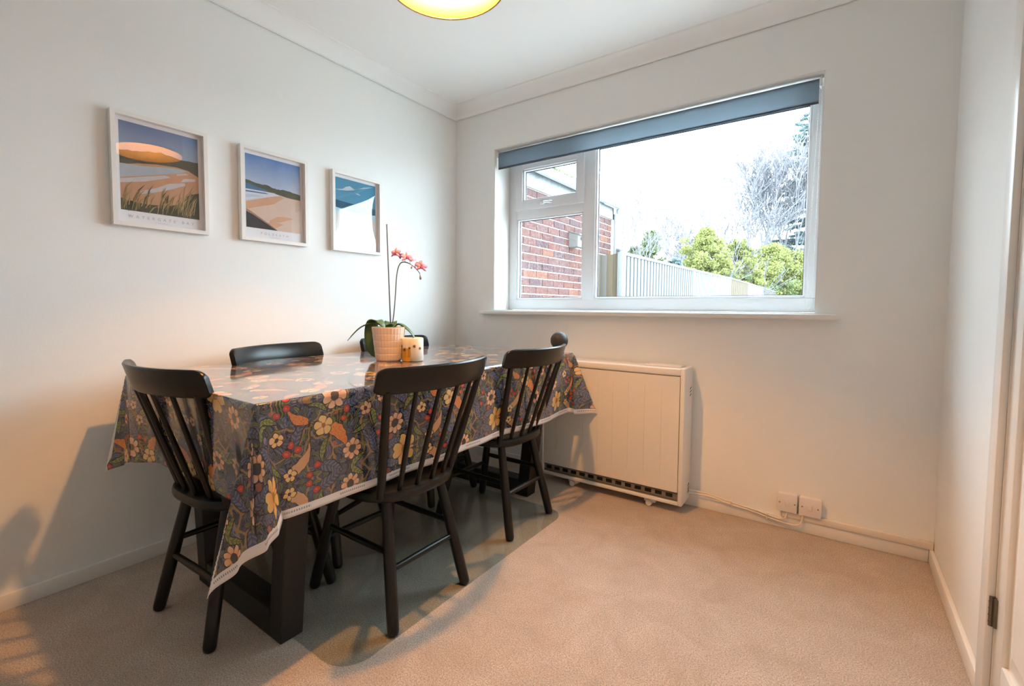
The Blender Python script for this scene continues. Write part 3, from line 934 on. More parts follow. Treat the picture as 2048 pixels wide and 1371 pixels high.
def orchid_flower(c, face, up_, R=.030):
    c = Vector(c); f = Vector(face).normalized(); u = (Vector(up_) - f*Vector(up_).dot(f)).normalized(); s = u.cross(f)
    bm = bmesh.new()
    for a, L, w in ((90, R, .0075), (215, R*.98, .0070), (325, R*.98, .0070), (15, R*1.02, .0105), (165, R*1.02, .0105)):
        a = radians(a)
        d = s*cos(a) + u*sin(a); e = -s*sin(a) + u*cos(a)
        rows = []
        for q in (0.05, .3, .6, .85, 1.0):
            ww = w*sin(pi*min(.97, .15+q*.80))**.8
            rows.append([bm.verts.new(c + d*L*q + e*ww*k + f*(.006*q*(1-q)*4 - .004*k*k)) for k in (-1, 0, 1)])
        for r0, r1 in zip(rows, rows[1:]):
            for k in range(2): bm.faces.new((r0[k], r0[k+1], r1[k+1], r1[k]))
    o = mesh_obj('blossom', bm, 'petal', orch, smooth=True)
    m = o.modifiers.new('thickness', 'SOLIDIFY'); m.thickness = .0010
    bm = bmesh.new()
    for k, (a, L) in enumerate(((270, .013), (225, .009), (315, .009))):
        a = radians(a); d = s*cos(a)+u*sin(a)
        tube(bm, [c + f*.002, c + d*L*.5 + f*.007, c + d*L + f*.009], [.0030, .0042, .0015], 7)
    mesh_obj('lip', bm, 'lip', o, smooth=True)
cam_dir = V(RY, -RX, 0)
orchid_flower(loc(.036, -.012, PH+.328), cam_dir + V(-.5, .1, .2), (0, 0, 1), .028)
orchid_flower(loc(.050, .004, PH+.318), cam_dir*-.2 + V(-.2, .1, .9), (.4, .2, .6), .025)
orchid_flower(loc(.086, -.012, PH+.308), cam_dir + V(.5, .2, .5), (.1, 0, 1), .029)
orchid_flower(loc(.102, .006, PH+.304), cam_dir*.1 + V(.3, .1, .9), (.3, .1, .6), .023)
orchid_flower(loc(.150, -.014, PH+.268), cam_dir + V(.3, .2, .1), (.2, 0, 1), .029)
orchid_flower(loc(.132, -.002, PH+.280), cam_dir*.5 + V(-.6, 0, .5), (-.5, .2, .6), .024)
for a, b, rr in ((loc(.140, -.004, PH+.242), loc(.144, -.004, PH+.218), .0050), (loc(.108, -.004, PH+.274), loc(.104, -.004, PH+.264), .0038)):
    bm = bmesh.new(); a, b = Vector(a), Vector(b)
    tube(bm, [a, a.lerp(b, .5), b, b+(b-a)*.12], [.0012, .0016, rr, rr*.9], 8)
    lathe(bm, [(0, -rr*1.6), (rr*.8, -rr*.9), (rr, 0), (rr*.6, rr)], b, 8)
    mesh_obj('bud', bm, 'bud', orch, smooth=True)
for i in (44, 50, 56):
    bm = bmesh.new(); tube(bm, [SP[i], SP[i] + V(0, 0, .018) + cam_dir*.008], .0010, 6); mesh_obj('flower_stalk', bm, 'stemg', orch)

# candle with pressed flowers
MAT['wax'] = simple('cream_wax', (.80, .74, .64), .5, .4, var=.03)
MAT['wax'].node_tree.nodes['Principled BSDF'].inputs['Subsurface Weight'].default_value = .25
MAT['wax'].node_tree.nodes['Principled BSDF'].inputs['Subsurface Radius'].default_value = (.02, .012, .006)
MAT['amber'] = simple('amber_petal', (.62, .33, .05), .6, .3, var=.25, vscale=60)
MAT['dried'] = simple('dried_flower', (.10, .07, .04), .8, .2, var=.3, vscale=80)
cx_, cy_ = .690, -1.075
ca = thing('candle', 'squat cream pillar candle with pressed flowers beside the orchid pot', 'candle', (cx_, cy_, TZ+.001))
CR, CH = .048, .104
bm = bmesh.new(); lathe(bm, [(0, 0), (CR-.003, 0), (CR, .003), (CR, CH-.006), (CR-.002, CH-.002), (CR-.006, CH), (CR-.012, CH-.004), (0, CH-.006)], (0, 0, 0), 40); mesh_obj('wax_body', bm, 'wax', ca, smooth=True, auto=50)
bm = bmesh.new(); tube(bm, [(0, 0, CH-.008), (.001, 0, CH+.002), (.003, .001, CH+.008)], .0010, 6); mesh_obj('wick', bm, 'dried', ca)
az_cam = atan2(-RX, RY)
def stick_on(name, mat, az, z, pts, thick=.0009):
    """flat decoration wrapped on the wax; pts: (du, dz)"""
    bm = bmesh.new()
    R_ = CR+thick
    vs = [bm.verts.new((R_*cos(az+u/CR), R_*sin(az+u/CR), z+w)) for u, w in pts]
    c0 = bm.verts.new((R_*cos(az), R_*sin(az), z))
    for i in range(len(vs)): bm.faces.new((c0, vs[i], vs[(i+1) % len(vs)]))
    mesh_obj(name, bm, mat, ca)
def rosette(n, R_, r_, rot=0): return [((R_ if k % 2 == 0 else r_)*cos(rot+pi*k/n), (R_ if k % 2 == 0 else r_)*sin(rot+pi*k/n)) for k in range(2*n)]
for da in (-1.02, -.80, -.58, -.36, -.14):
    stick_on('pressed_petal', 'amber', az_cam+da, .034, [(-.006, -.032), (.006, -.032), (.0062, .0), (.0055, .022+.006*sin(da*9)), (0, .027), (-.0055, .020), (-.0062, 0)], .0007)
for da, z, R_ in ((-1.1, .066, .010), (-.62, .052, .011), (-.10, .060, .008), (.33, .068, .010), (.9, .058, .009)):
    stick_on('pressed_flower', 'dried', az_cam+da, z, rosette(6, R_, R_*.4, da), .0014)
for da, h_ in ((-.12, .05), (-.22, .04), (-.02, .045), (-.5, .03)):
    stick_on('pressed_stem', 'dried', az_cam+da, .05, [(-.0008, -.03), (.0008, -.03), (.0012, h_*.5), (.0035, h_), (.0016, h_*.6)], .0016)

# black ball ornament
MAT['blackmatt'] = simple('matt_black', (.022, .024, .026), .55, .4, var=.1)
ba = thing('ball_ornament', 'small matt black ball on a foot behind the chair before the heater', 'ornament', (1.022, -.325, TZ+.001))
bm = bmesh.new(); lathe(bm, [(0, 0), (.026, 0), (.028, .003), (.026, .007), (.012, .011), (.009, .02), (.012, .028)], (0, 0, 0), 24); mesh_obj('foot', bm, 'blackmatt', ba, smooth=True, auto=40)
bm = bmesh.new()
prof = []
for k in range(25):
    a = -pi/2 + pi*k/24
    r = .047
    g = .0035 if abs(k-12) <= 0 else 0
    prof.append(((r-g)*cos(a) if 0 < k < 24 else 0, (r)*sin(a)))
lathe(bm, prof, (0, 0, 0), 32)
o = mesh_obj('ball', bm, 'blackmatt', ba, smooth=True, auto=60, loc=(0, 0, .066)); o.rotation_euler = (radians(35), radians(25), 0)

# ================================================================== framed prints on the left wall
def flat(name, col, var=.05, vs=14, col2=None, axis=2, lo=0, hi=1, fac_noise=.25):
    t = NT(name); co = t.coord()
    nz = t.noise(vs, 4, .65, co)
    if col2 is None:
        c = t.mix(nz, tuple(x*(1-var) for x in col), tuple(min(1, x*(1+var)) for x in col))
    else:
        sp = t.new('ShaderNodeSeparateXYZ'); t.put(sp.inputs[0], co)
        f = t.math('DIVIDE', t.math('SUBTRACT', sp.outputs[axis], lo), hi-lo)
        f = t.math('ADD', f, t.math('MULTIPLY', t.math('SUBTRACT', nz, .5), fac_noise), clamp=True)
        c = t.mix(f, col, col2)
    t.base(c, .75, .15)
    return t.m
FW, FH, FD, FB = .330, .427, .030, .0155
FZ0 = 1.3256
# each print is drawn in (u right, v up) over its picture area, 0..1
def layer(bm, poly, mi, depth, u0, u1, v0, v1):
    vs = [bm.verts.new((depth, u0+(u1-u0)*u, v0+(v1-v0)*v)) for u, v in poly]
    f = bm.faces.new(vs); f.material_index = mi
def framed(label, y0, w, h, layers, mats, title, sub, art, tilt=0., bow=0.):
    o = thing('framed_print', label, 'picture', (0, y0, FZ0 if h == FH else FZ0+(FH-h)/2))
    bm = bmesh.new()
    # mitred frame bars, profile depth FD
    def bar(p0, p1, q0, q1):
        vs = []
        for x in (0.002, FD):
            vs.append([bm.verts.new((x, *p)) for p in (p0, p1, q1, q0)])
        a, b = vs
        bm.faces.new(a[::-1]); bm.faces.new(b)
        for k in range(4): bm.faces.new((a[k], a[(k+1) % 4], b[(k+1) % 4], b[k]))
    for corners in (((0, 0), (w, 0), (FB, FB), (w-FB, FB)), ((w, 0), (w, h), (w-FB, FB), (w-FB, h-FB)), ((w, h), (0, h), (w-FB, h-FB), (FB, h-FB)), ((0, h), (0, 0), (FB, h-FB), (FB, FB))):
        bar(*corners)
    mesh_obj('frame', bm, 'frame', o)
    bm = bmesh.new(); box(bm, (.003, FB-.002, FB-.002), (.0075, w-FB+.002, h-FB+.002)); pr = mesh_obj('mount', bm, 'paper', o)
    u0, u1, v0, v1 = art
    bm = bmesh.new()
    for i, (poly, mi) in enumerate(layers): layer(bm, poly, mi, .0079 + min(i, 12)*.00006 + max(0, i-12)*.000012, u0, u1, v0, v1)
    me = bpy.data.meshes.new('artwork'); bm.to_mesh(me); bm.free()
    for m in mats: me.materials.append(m)
    link(bpy.data.objects.new('artwork', me), o)
    for txt, size, zc, spc in ((title, .0155, .0355, 2.1), (sub, .0062, .0215, 1.6)):
        if not txt: continue
        cu = bpy.data.curves.new('lettering', 'FONT'); cu.body = txt; cu.size = size; cu.align_x = 'CENTER'; cu.align_y = 'CENTER'
        cu.space_character = spc; cu.materials.append(MAT['ink'])
        tmp = bpy.data.objects.new('tmp_text', cu); COL.objects.link(tmp)
        dg = bpy.context.evaluated_depsgraph_get()
        tm = bpy.data.meshes.new_from_object(tmp.evaluated_get(dg)); tm.name = 'lettering'
        bpy.data.objects.remove(tmp, do_unlink=True)
        lt = bpy.data.objects.new('lettering', tm); link(lt, o); lt['kind'] = 'stuff'
        lt.location = (.0082, (u0+u1)/2, zc + FB*.3); lt.rotation_euler = (pi/2, 0, pi/2)
    # acrylic sheet, a little bowed
    bm = bmesh.new()
    n = 10
    g = [[bm.verts.new((.0108 - min(0, tilt) + bow*(1-((2*i/n-1)**2))*(1-((2*j/n-1)**2)) + tilt*(j/n), FB-.003+(w-2*FB+.006)*i/n, FB-.003+(h-2*FB+.006)*j/n)) for j in range(n+1)] for i in range(n+1)]
    for i in range(n):
        for j in range(n): bm.faces.new((g[i][j], g[i+1][j], g[i+1][j+1], g[i][j+1]))
    mesh_obj('acrylic_sheet', bm, 'picglass', o, smooth=True)
    return o
R_ = random.Random(3)
def wavy(pts, n=6, amp=.012):
    out = []
    for (a, b) in zip(pts, pts[1:]):
        for k in range(n):
            q = k/n; out.append((a[0]+(b[0]-a[0])*q, a[1]+(b[1]-a[1])*q + (R_.uniform(-amp, amp) if k else 0)))
    out.append(pts[-1]); return out
A1 = (.030, FW-.030, .062, FH-.030)
hz_ = A1[3]-A1[2]
m1 = [flat('print_sky_a', (.36, .42, .52), .05, 12, (.11, .20, .40), 2, .28, .40, .3), flat('print_headland_a', (.085, .075, .045), .35, 60), flat('print_sand_a', (.56, .30, .17), .15, 20),
      flat('print_wet_sand_a', (.58, .52, .52), .10, 25), flat('print_sea_a', (.42, .45, .50), .12, 18), flat('print_grass_dark_a', (.07, .065, .035), .35, 60), flat('print_grass_a', (.30, .20, .08), .4, 70), flat('print_grass_pale_a', (.50, .36, .18), .3, 70)]
L1 = [([(0, 0), (1, 0), (1, 1), (0, 1)], 0),
      ([(0, .40)] + [(1, .40), (1, .71)] + wavy([(1, .71), (.75, .70), (.5, .735), (.2, .69), (0, .665)], 4, .006), 1),
      ([(0, 0), (1, 0), (1, .53), (.86, .585), (.70, .60), (.45, .585), (.2, .55), (0, .50)], 2),
      ([(0, .36), (.35, .44), (.75, .535), (.86, .585), (.6, .575), (.25, .53), (0, .52)], 4),
      ([(0, .30), (.3, .36), (.62, .46), (.55, .475), (.25, .405), (0, .345)], 3),
      ([(.22, .20), (.40, .245), (.62, .32), (.82, .40), (.80, .425), (.60, .385), (.42, .30), (.25, .245)], 3),
      ([(.75, .43), (.95, .47), (.96, .50), (.80, .48)], 3), ([(.70, .50), (.86, .535), (.82, .545), (.70, .515)], 3),
      ([(0, 0), (1, 0), (1, .33), (.86, .29), (.74, .16), (.6, .12), (.4, .10), (.2, .10), (0, .13)], 5)]
for k in range(95):
    x = R_.uniform(-.02, .98); h_ = R_.uniform(.10, .27) * (1.25 if x > .75 else 1); ln = R_.uniform(.03, .16); b_ = R_.uniform(-.01, .12)*(1 if x < .7 else 1.5)
    w_ = R_.uniform(.004, .010)
    cl_ = lambda q: (min(1, max(0, q[0])), min(1, max(0, q[1])))
    pts = [(x, b_), (x+w_, b_), (x+w_+ln*.45, b_+h_*.65), (x+ln, b_+h_), (x+ln*.38, b_+h_*.66)]
    if x+ln < .995 and x > 0: L1.append((pts, R_.choice((5, 6, 6, 7, 6))))
framed('white framed beach print with dune grass, lettered WATERGATE BAY', -1.9585, FW, FH, L1, m1, 'WATERGATE BAY', 'CORNWALL', A1, -.0080, .0)
m2 = [flat('print_sky_b', (.50, .56, .68), .05, 10, (.10, .22, .50), 2, .24, .40, .45), flat('print_headland_b', (.10, .10, .065), .4, 50), flat('print_sand_b', (.66, .50, .41), .06, 14),
      flat('print_sand_warm_b', (.62, .36, .23), .12, 20), flat('print_sea_b', (.07, .17, .30), .25, 30), flat('print_foam_b', (.64, .66, .74), .08, 24), flat('print_rock_b', (.045, .042, .048), .35, 60), flat('print_rock_edge_b', (.34, .20, .14), .25, 60)]
L2 = [([(0, 0), (1, 0), (1, 1), (0, 1)], 0),
      ([(0, .50), (1, .47), (1, .575)] + wavy([(1, .575), (.8, .60), (.68, .605), (.55, .59), (.42, .615), (.25, .62), (0, .645)], 4, .007), 1),
      ([(0, .50), (.4, .51), (.55, .505), (.3, .56), (0, .605)], 4),
      ([(0, 0), (1, 0), (1, .495), (.75, .50), (.55, .52), (0, .45)], 2),
      ([(0, .36), (.35, .45), (.6, .505), (.5, .53), (0, .52)], 5), ([(0, .478), (.4, .497), (.35, .51), (0, .498)], 4), ([(0, .40), (.3, .455), (.1, .46), (0, .44)], 0),
      ([(0, .24), (.18, .29), (.5, .375), (.58, .43), (.68, .485), (.60, .505), (.42, .465), (.2, .40), (0, .345)], 3),
      ([(.40, .10), (.62, .13), (.86, .205), (.70, .215), (.55, .20), (.45, .15)], 3), ([(.45, .0), (.66, .10), (.42, .14), (.36, .05)], 3),
      ([(0, .25), (.08, .225), (.2, .17), (.38, .09), (.56, 0), (0, 0)], 7), ([(0, .215), (.1, .185), (.25, .125), (.40, .06), (.54, 0), (0, 0)], 6)]
framed('white framed beach print with a dark rock corner, lettered POLZEATH', -1.493, FW, FH, L2, m2, 'POLZEATH', 'CORNWALL', A1, -.0006, .0)
m3 = [flat('print_sky_c', (.10, .27, .42), .05, 10, (.06, .26, .40), 2, .26, .40, .5), flat('print_cloud_c', (.46, .55, .62), .15, 30), flat('print_sea_c', (.03, .10, .17), .2, 20), flat('print_sand_c', (.62, .56, .52), .06, 14), flat('print_surf_c', (.45, .60, .68), .1, 20)]
L3 = [([(0, 0), (1, 0), (1, 1), (0, 1)], 0),
      ([(.0, .80), (.18, .83), (.25, .875), (.35, .90), (.46, .86), (.70, .915), (.98, .98), (.70, .935), (.44, .845), (.3, .82), (.1, .80)], 1),
      ([(.48, .80), (.55, .81), (.62, .785), (.52, .79)], 1),
      ([(0, 0), (1, 0), (1, .60), (.4, .62), (0, .635)], 2), ([(0, 0), (1, 0), (1, .50), (.5, .47), (0, .52)], 4), ([(0, 0), (1, 0), (1, .40), (.5, .36), (0, .43)], 3)]
framed('white framed seascape print with the window mirrored in its glass, nearest the corner', -1.0189, FW, FH, L3, m3, None, None, A1, 0.0, .0045)

# ================================================================== pendant lamp
LX, LY, LZ, LR = 1.236, -1.452, 2.0, .181
la = thing('pendant_lamp', 'lit cream drum pendant lamp at the top edge of the picture', 'lamp', (LX, LY, LZ))
SH = .275
bm = bmesh.new()
n = 56
lathe(bm, [(LR, 0), (LR, SH)], (0, 0, 0), n)
o = mesh_obj('lamp_shade', bm, 'shade', la, smooth=True)
m = o.modifiers.new('thickness', 'SOLIDIFY'); m.thickness = .002
bm = bmesh.new(); lathe(bm, [(.024, SH-.012), (LR-.003, SH-.012), (LR-.003, SH-.009), (.024, SH-.009)], (0, 0, 0), n); mesh_obj('shade_top', bm, 'shade_lining', la)
for z in (0, SH):
    bm = bmesh.new()
    tube(bm, [(LR*cos(2*pi*k/n), LR*sin(2*pi*k/n), z) for k in range(n+1)], .0032, 8, cap=False)
    mesh_obj('rim_ring', bm, 'shade_rim', la, smooth=True)
bm = bmesh.new()
for k in range(3):
    a = 2*pi*k/3 + .4
    tube(bm, [(.02*cos(a), .02*sin(a), SH-.03), (LR*cos(a), LR*sin(a), SH-.002)], .002, 6)
tube(bm, [(.022*cos(2*pi*k/20), .022*sin(2*pi*k/20), SH-.03) for k in range(21)], .003, 6, cap=False)
mesh_obj('spider', bm, 'shade_rim', la)
bm = bmesh.new(); lathe(bm, [(0, SH-.075), (.016, SH-.075), (.019, SH-.03), (.017, SH-.005), (.006, SH+.012), (.004, SH+.02), (0, SH+.02)], (0, 0, 0), 20); mesh_obj('lamp_holder', bm, 'upvc', la, smooth=True, auto=40)
bm = bmesh.new(); tube(bm, [(0, 0, SH+.015), (0, 0, ZC-LZ-.02)], .0032, 8); mesh_obj('flex', bm, 'upvc', la)
bm = bmesh.new(); lathe(bm, [(0, ZC-LZ-.03), (.012, ZC-LZ-.03), (.03, ZC-LZ-.022), (.045, ZC-LZ-.006), (.046, ZC-LZ-.0005), (0, ZC-LZ-.0005)], (0, 0, 0), 28); mesh_obj('ceiling_rose', bm, 'upvc', la, smooth=True, auto=40)
bm = bmesh.new(); lathe(bm, [(0, .143), (.016, .147), (.028, .163), (.031, .179), (.027, .193), (.016, .205), (.0135, .213), (0, .213)], (0, 0, 0), 20); mesh_obj('bulb', bm, 'bulb', la, smooth=True)

# ================================================================== storage heater under the window
HX0, HX1, HY0, HY1, HZ0, HZ1 = .83, 1.632, -.165, -.012, .042, .728
he = thing('storage_heater', 'wide white wall heater with a grille along its foot under the window', 'heater', ((HX0+HX1)/2, HY0/2, 0))
hox, hoy = (HX0+HX1)/2, HY0/2
def hb(name, a, b, mat, parent=he, bevel=.003, seg=2): return boxo(name, (a[0]-hox, a[1]-hoy, a[2]), (b[0]-hox, b[1]-hoy, b[2]), mat, parent, bevel, seg)
hb('casing', (HX0+.03, HY0+.030, HZ0+.004), (HX1-.008, HY1, HZ1-.020), 'heater')
# front panel pressed with vertical grooves
bm = bmesh.new()
ng = 9
xs0, xs1 = HX0+.004, HX1-.024
step = (xs1-xs0)/ng
for k in range(ng):
    a, b = xs0+step*k, xs0+step*(k+1)
    box(bm, (a-hox + (.0012 if k else 0), HY0-hoy, .182 if 0 < k < ng else .182), (b-hox-(.0012 if k < ng-1 else 0), HY0+.012-hoy, .640))
box(bm, (xs0-hox, HY0-hoy, .640), (xs1-hox, HY0+.012-hoy, HZ1-.040)); box(bm, (xs0-hox, HY0-hoy, .108), (xs1-hox, HY0+.012-hoy, .182))
box(bm, (xs0-hox, HY0+.0016-hoy, .175), (xs1-hox, HY0+.011-hoy, .65))
mesh_obj('front_panel', bm, 'heater', he)
hb('lid', (HX0, HY0-.003, HZ1-.037), (HX1-.020, HY1, HZ1), 'heater_top', he, .008, 3)
hb('control_cover', (HX1-.21, HY0+.03, HZ1), (HX1-.03, HY1-.02, HZ1+.008), 'heater_top', he, .003)
ec = hb('end_cap', (HX1-.022, HY0-.004, HZ0), (HX1, HY1, HZ1+.002), 'heater_top', he, .006, 3)
hb('end_cap', (HX0-.004, HY0-.004, HZ0), (HX0+.010, HY1, HZ1+.002), 'heater_top', he, .006, 3)
for z in (.585, .602, .619, .085, .102, .119):
    y = -.055 if z > .3 else -.050
    bm = bmesh.new(); prism(bm, [(HX1+.0003-hox, y-.012-hoy, z-.004), (HX1+.0003-hox, y+.012-hoy, z+.004), (HX1+.0003-hox, y+.012-hoy, z+.009), (HX1+.0003-hox, y-.012-hoy, z+.001)], (.0008, 0, 0)); mesh_obj('side_vent', bm, 'black', ec)
gr = hb('grille', (HX0+.008, HY0+.012, .058), (HX1-.024, HY0+.020, .110), 'grille', he, 0)
gn = 14
gw = (HX1-.024-HX0-.03)/gn
for k in range(gn):
    a = HX0+.025+gw*k
    hb('grille_slot', (a, HY0+.0105, .076), (a+gw*.62, HY0+.0125, .094), 'black', gr, 0)
for z in (.064, .070, .099, .105): hb('grille_bar', (HX0+.008, HY0+.006, z), (HX1-.024, HY0+.013, z+.0022), 'grille', gr, 0)
hb('base_rail', (HX0, HY0-.002, HZ0), (HX1-.020, HY0+.03, .060), 'heater_top', he, .004)
for fx in (1.02, 1.462):
    bm = bmesh.new()
    box(bm, (fx-.030-hox, -.135-hoy, .014), (fx+.030-hox, -.03-hoy, .046), bevel=.006)
    tube(bm, [(fx-hox, -.15-hoy, .016), (fx-hox, -.02-hoy, .016)], .0155, 14)
    mesh_obj('foot', bm, 'heater_top', he, smooth=True, auto=40)

# switches, trunking and cables
def switch(x0, x1, label):
    o = thing('fused_switch', label, 'switch', ((x0+x1)/2, 0, .128))
    w = (x1-x0)/2
    bm = bmesh.new(); box(bm, (-w+.002, -.026, -.041), (w-.002, -.0005, .041), bevel=.004, seg=3); mesh_obj('back_box', bm, 'plastic', o, smooth=True, auto=40)
    bm = bmesh.new(); box(bm, (-w, -.034, -.0425), (w, -.026, .0425), bevel=.003, seg=3); pl_ = mesh_obj('face_plate', bm, 'plastic', o, smooth=True, auto=40)
    bm = bmesh.new(); box(bm, (-.0075, -.0385, -.013), (.0075, -.034, .013), bevel=.0015); rk = mesh_obj('rocker', bm, 'plastic', pl_, smooth=True, auto=40)
    for s in (-1, 1):
        bm = bmesh.new(); tube(bm, [(s*.030, -.0338, 0), (s*.030, -.0352, 0)], .0034, 12); mesh_obj('screw', bm, 'screw', pl_)
    return o
switch(2.026, 2.104, 'white square wall switch by the skirting, the one closer to the heater')
switch(2.111, 2.196, 'white square wall switch by the skirting, the one closer to the corner')
bm = bmesh.new(); box(bm, (2.045, -.022, HS+.001), (W-.002, 0, .0855), bevel=.003); tag(mesh_obj('cable_trunking', bm, 'trunk', smooth=True, auto=40), 'slim white cable trunking running along the skirting to the corner', 'trunking')
bm = bmesh.new(); tube(bm, bez([(1.634, -.045, .095), (1.675, -.030, .088), (1.73, -.022, .086), (1.83, -.0205, .068), (1.93, -.0205, .058), (2.00, -.0205, .046), (2.040, -.026, .046), (2.060, -.028, .058), (2.064, -.024, .087)], 6), .0038, 8)
ca_ = mesh_obj('power_cable', bm, 'cable', smooth=True); tag(ca_, 'cream cable from the heater to the first wall switch', 'cable', 'heater supply cables')
bm = bmesh.new(); tube(bm, bez([(1.634, -.055, .080), (1.675, -.036, .078), (1.74, -.028, .074), (1.83, -.0245, .058), (1.92, -.0245, .050), (2.00, -.0245, .036), (2.08, -.029, .030), (2.118, -.032, .044), (2.128, -.026, .087)], 6), .0038, 8)
cb_ = mesh_obj('power_cable', bm, 'cable', smooth=True); tag(cb_, 'lower cream cable from the heater looping to the second wall switch', 'cable', 'heater supply cables')
for x, z, par in ((1.83, .063, ca_), (1.985, .043, cb_)):
    bm = bmesh.new(); box(bm, (x-.003, -.031, z-.014), (x+.003, -.0155, z+.014), bevel=.0012); mesh_obj('cable_clip', bm, 'cable', par)
# white lead lying beside the far table frame
MAT['lead'] = simple('white_lead', (.74, .73, .70), .4, .4)
bm = bmesh.new(); tube(bm, bez([(.835, -.05, .10), (.80, -.055, .05), (.775, -.075, .012), (.74, -.12, .0075), (.70, -.17, .0075), (.66, -.20, .0075), (.58, -.21, .0075), (.46, -.22, .0075), (.30, -.25, .0075)], 6), .0045, 8)
tag(mesh_obj('power_lead', bm, 'lead', smooth=True), 'white lead lying on the floor beyond the table, left of the heater', 'cable')
bm = bmesh.new(); box(bm, (.70, -.245, .001), (.79, -.19, .038), bevel=.010, seg=3); tag(mesh_obj('plug_adapter', bm, 'lead', smooth=True, auto=40, ), 'small white plug adapter on the floor beyond the table frame', 'adapter')

# clear chair mat
def rrect(x0, x1, y0, y1, r, n=8):
    P = []
    for cx, cy, a0 in ((x1-r, y1-r, 0), (x0+r, y1-r, 90), (x0+r, y0+r, 180), (x1-r, y0+r, 270)):
        for k in range(n+1):
            a = radians(a0+90*k/n); P.append((cx+r*cos(a), cy+r*sin(a)))
    return P
bm = bmesh.new()
prism(bm, [(x, y, .0006) for x, y in rrect(.24, 1.158, -1.783, -.484, .095)], (0, 0, .0022))
tag(mesh_obj('chair_mat', bm, 'mat'), 'clear plastic floor mat under the table and chairs', 'mat')

# ================================================================== outside the window
GZ = -.18
t = NT('garden_ground'); co = t.coord()
t.base(t.ramp(t.noise(3, 5, .65, co), [(.3, (.44, .44, .42)), (.6, (.52, .52, .50)), (.8, (.58, .57, .55))]), .95, .1)
MAT['ground'] = t.m
bm = bmesh.new(); box(bm, (-40, .31, GZ-.2), (60, 80, GZ)); g = mesh_obj('garden_ground', bm, 'ground'); struct(g, 'pale paved garden ground outside the window', 'ground')
MAT['ext'] = simple('outer_render', (.55, .5, .45), .9, .1)

# neighbouring brick building
BXW, BY0, BY1, BZT = -.135, .40, 3.105, 2.130
nb = thing('brick_outbuilding', 'red brick outbuilding with white fascia and gutter seen through the left panes', 'building', (BXW-1.5, BY1-.01, GZ))
nox, noy, noz = BXW-1.5, BY1-.01, GZ
def nbx(name, a, b, mat, parent=nb, bevel=0): return boxo(name, (a[0]-nox, a[1]-noy, a[2]-noz), (b[0]-nox, b[1]-noy, b[2]-noz), mat, parent, bevel)
wl = nbx('wall', (BXW-3.0, BY0, GZ), (BXW-.004, BY1-.006, BZT+.10), 'mortar')
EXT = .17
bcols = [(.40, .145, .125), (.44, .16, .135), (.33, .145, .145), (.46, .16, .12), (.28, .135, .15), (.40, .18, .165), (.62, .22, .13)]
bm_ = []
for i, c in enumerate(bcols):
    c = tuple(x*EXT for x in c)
    t = NT('brick_%d' % i); co = t.coord('Object')
    pos = t.new('ShaderNodeNewGeometry').outputs[0]
    k1 = t.noise(55, 4, .7, pos); k2 = t.noise(9, 3, .6, pos)
    cc = t.mix(t.math('MULTIPLY', t.math('SUBTRACT', k1, .47), 3.4, clamp=True), c, (.17, .13, .125))
    cc = t.mix(t.math('MULTIPLY', k2, .45), cc, tuple(x*.72 for x in c))
    t.base(cc, .9, .15); t.bump(k1, .4, .004)
    bm_.append(t.m)
def brick_mesh(L_):
    bm = bmesh.new(); box(bm, (-.03, -L_/2, -.0325), (0, L_/2, .0325), bevel=.003, seg=1)
    me = bpy.data.meshes.new('brick'); bm.to_mesh(me); bm.free(); return me
brk = {}
for i in range(len(bcols)):
    for key, L_ in (('s', .215), ('h', .1025)):
        me = brick_mesh(L_); me.materials.append(bm_[i]); brk[(key, i)] = me
RB = random.Random(11)
course = .075
nrow = 0
zrow = BZT-.0375-.002
lowb = bmesh.new()
while zrow > GZ+.03:
    y = BY1 - (.1025+.010 if nrow % 2 else 0)
    first = nrow % 2
    if first:
        items = [(BY1-.05125, 'h')]
    else: items = []
    while y > BY0+.22:
        items.append((y-.1075, 's')); y -= .225
    for yc, key in items:
        ci = RB.choices(range(7), (4, 4, 3, 3, 3, 3, 1))[0]
        xo = BXW + RB.uniform(.002, .006)
        if zrow > .96:
            o = bpy.data.objects.new('brick', brk[(key, ci)]); link(o, wl)
            o.location = (xo-nox, yc-noy, zrow-noz)
            o.rotation_euler = (0, RB.uniform(-.012, .012), RB.uniform(-.010, .010))
        else:
            L_ = .215 if key == 's' else .1025
            box(lowb, (xo-.03-nox, yc-L_/2-noy, zrow-.0325-noz), (xo-nox, yc+L_/2-noy, zrow+.0325-noz))
    zrow -= course; nrow += 1
o = mesh_obj('brickwork', lowb, bm_[0], wl); o['kind'] = 'stuff'
t = NT('fascia_board'); co = t.coord()
sp = t.new('ShaderNodeSeparateXYZ'); t.put(sp.inputs[0], co)
mp = t.new('ShaderNodeMapping'); t.put(mp.inputs[0], co); mp.inputs['Scale'].default_value = (1, 55, 7)
dirt = t.math('MULTIPLY', t.math('MULTIPLY', t.math('SUBTRACT', sp.outputs[2], BZT+.062-GZ), 26, clamp=True), t.math('ADD', t.noise(1, 3, .7, mp.outputs[0]), .15), clamp=True)
t.base(t.mix(dirt, (.22, .225, .23), (.025, .026, .028)), .5, .4)
MAT['fascia'] = t.m
nbx('fascia', (BXW-.004, BY0, BZT), (BXW+.022, BY1+.03, BZT+.150), 'fascia')
nbx('verge_board', (BXW-3.0, BY1-.004, BZT), (BXW+.022, BY1+.030, BZT+.150), 'fascia')
bm = bmesh.new()
prof = [(.000, .055), (.004, .020), (.020, -.008), (.045, -.020), (.072, -.012), (.090, .012), (.096, .046), (.100, .056), (.092, .056), (.086, .016), (.046, -.012), (.012, .01), (.006, .055)]
gx, gz = BXW+.024, BZT+.150
prism(bm, [(gx+x-nox, BY0-noy, gz+z-noz) for x, z in prof], (0, BY1+.10-BY0, 0))
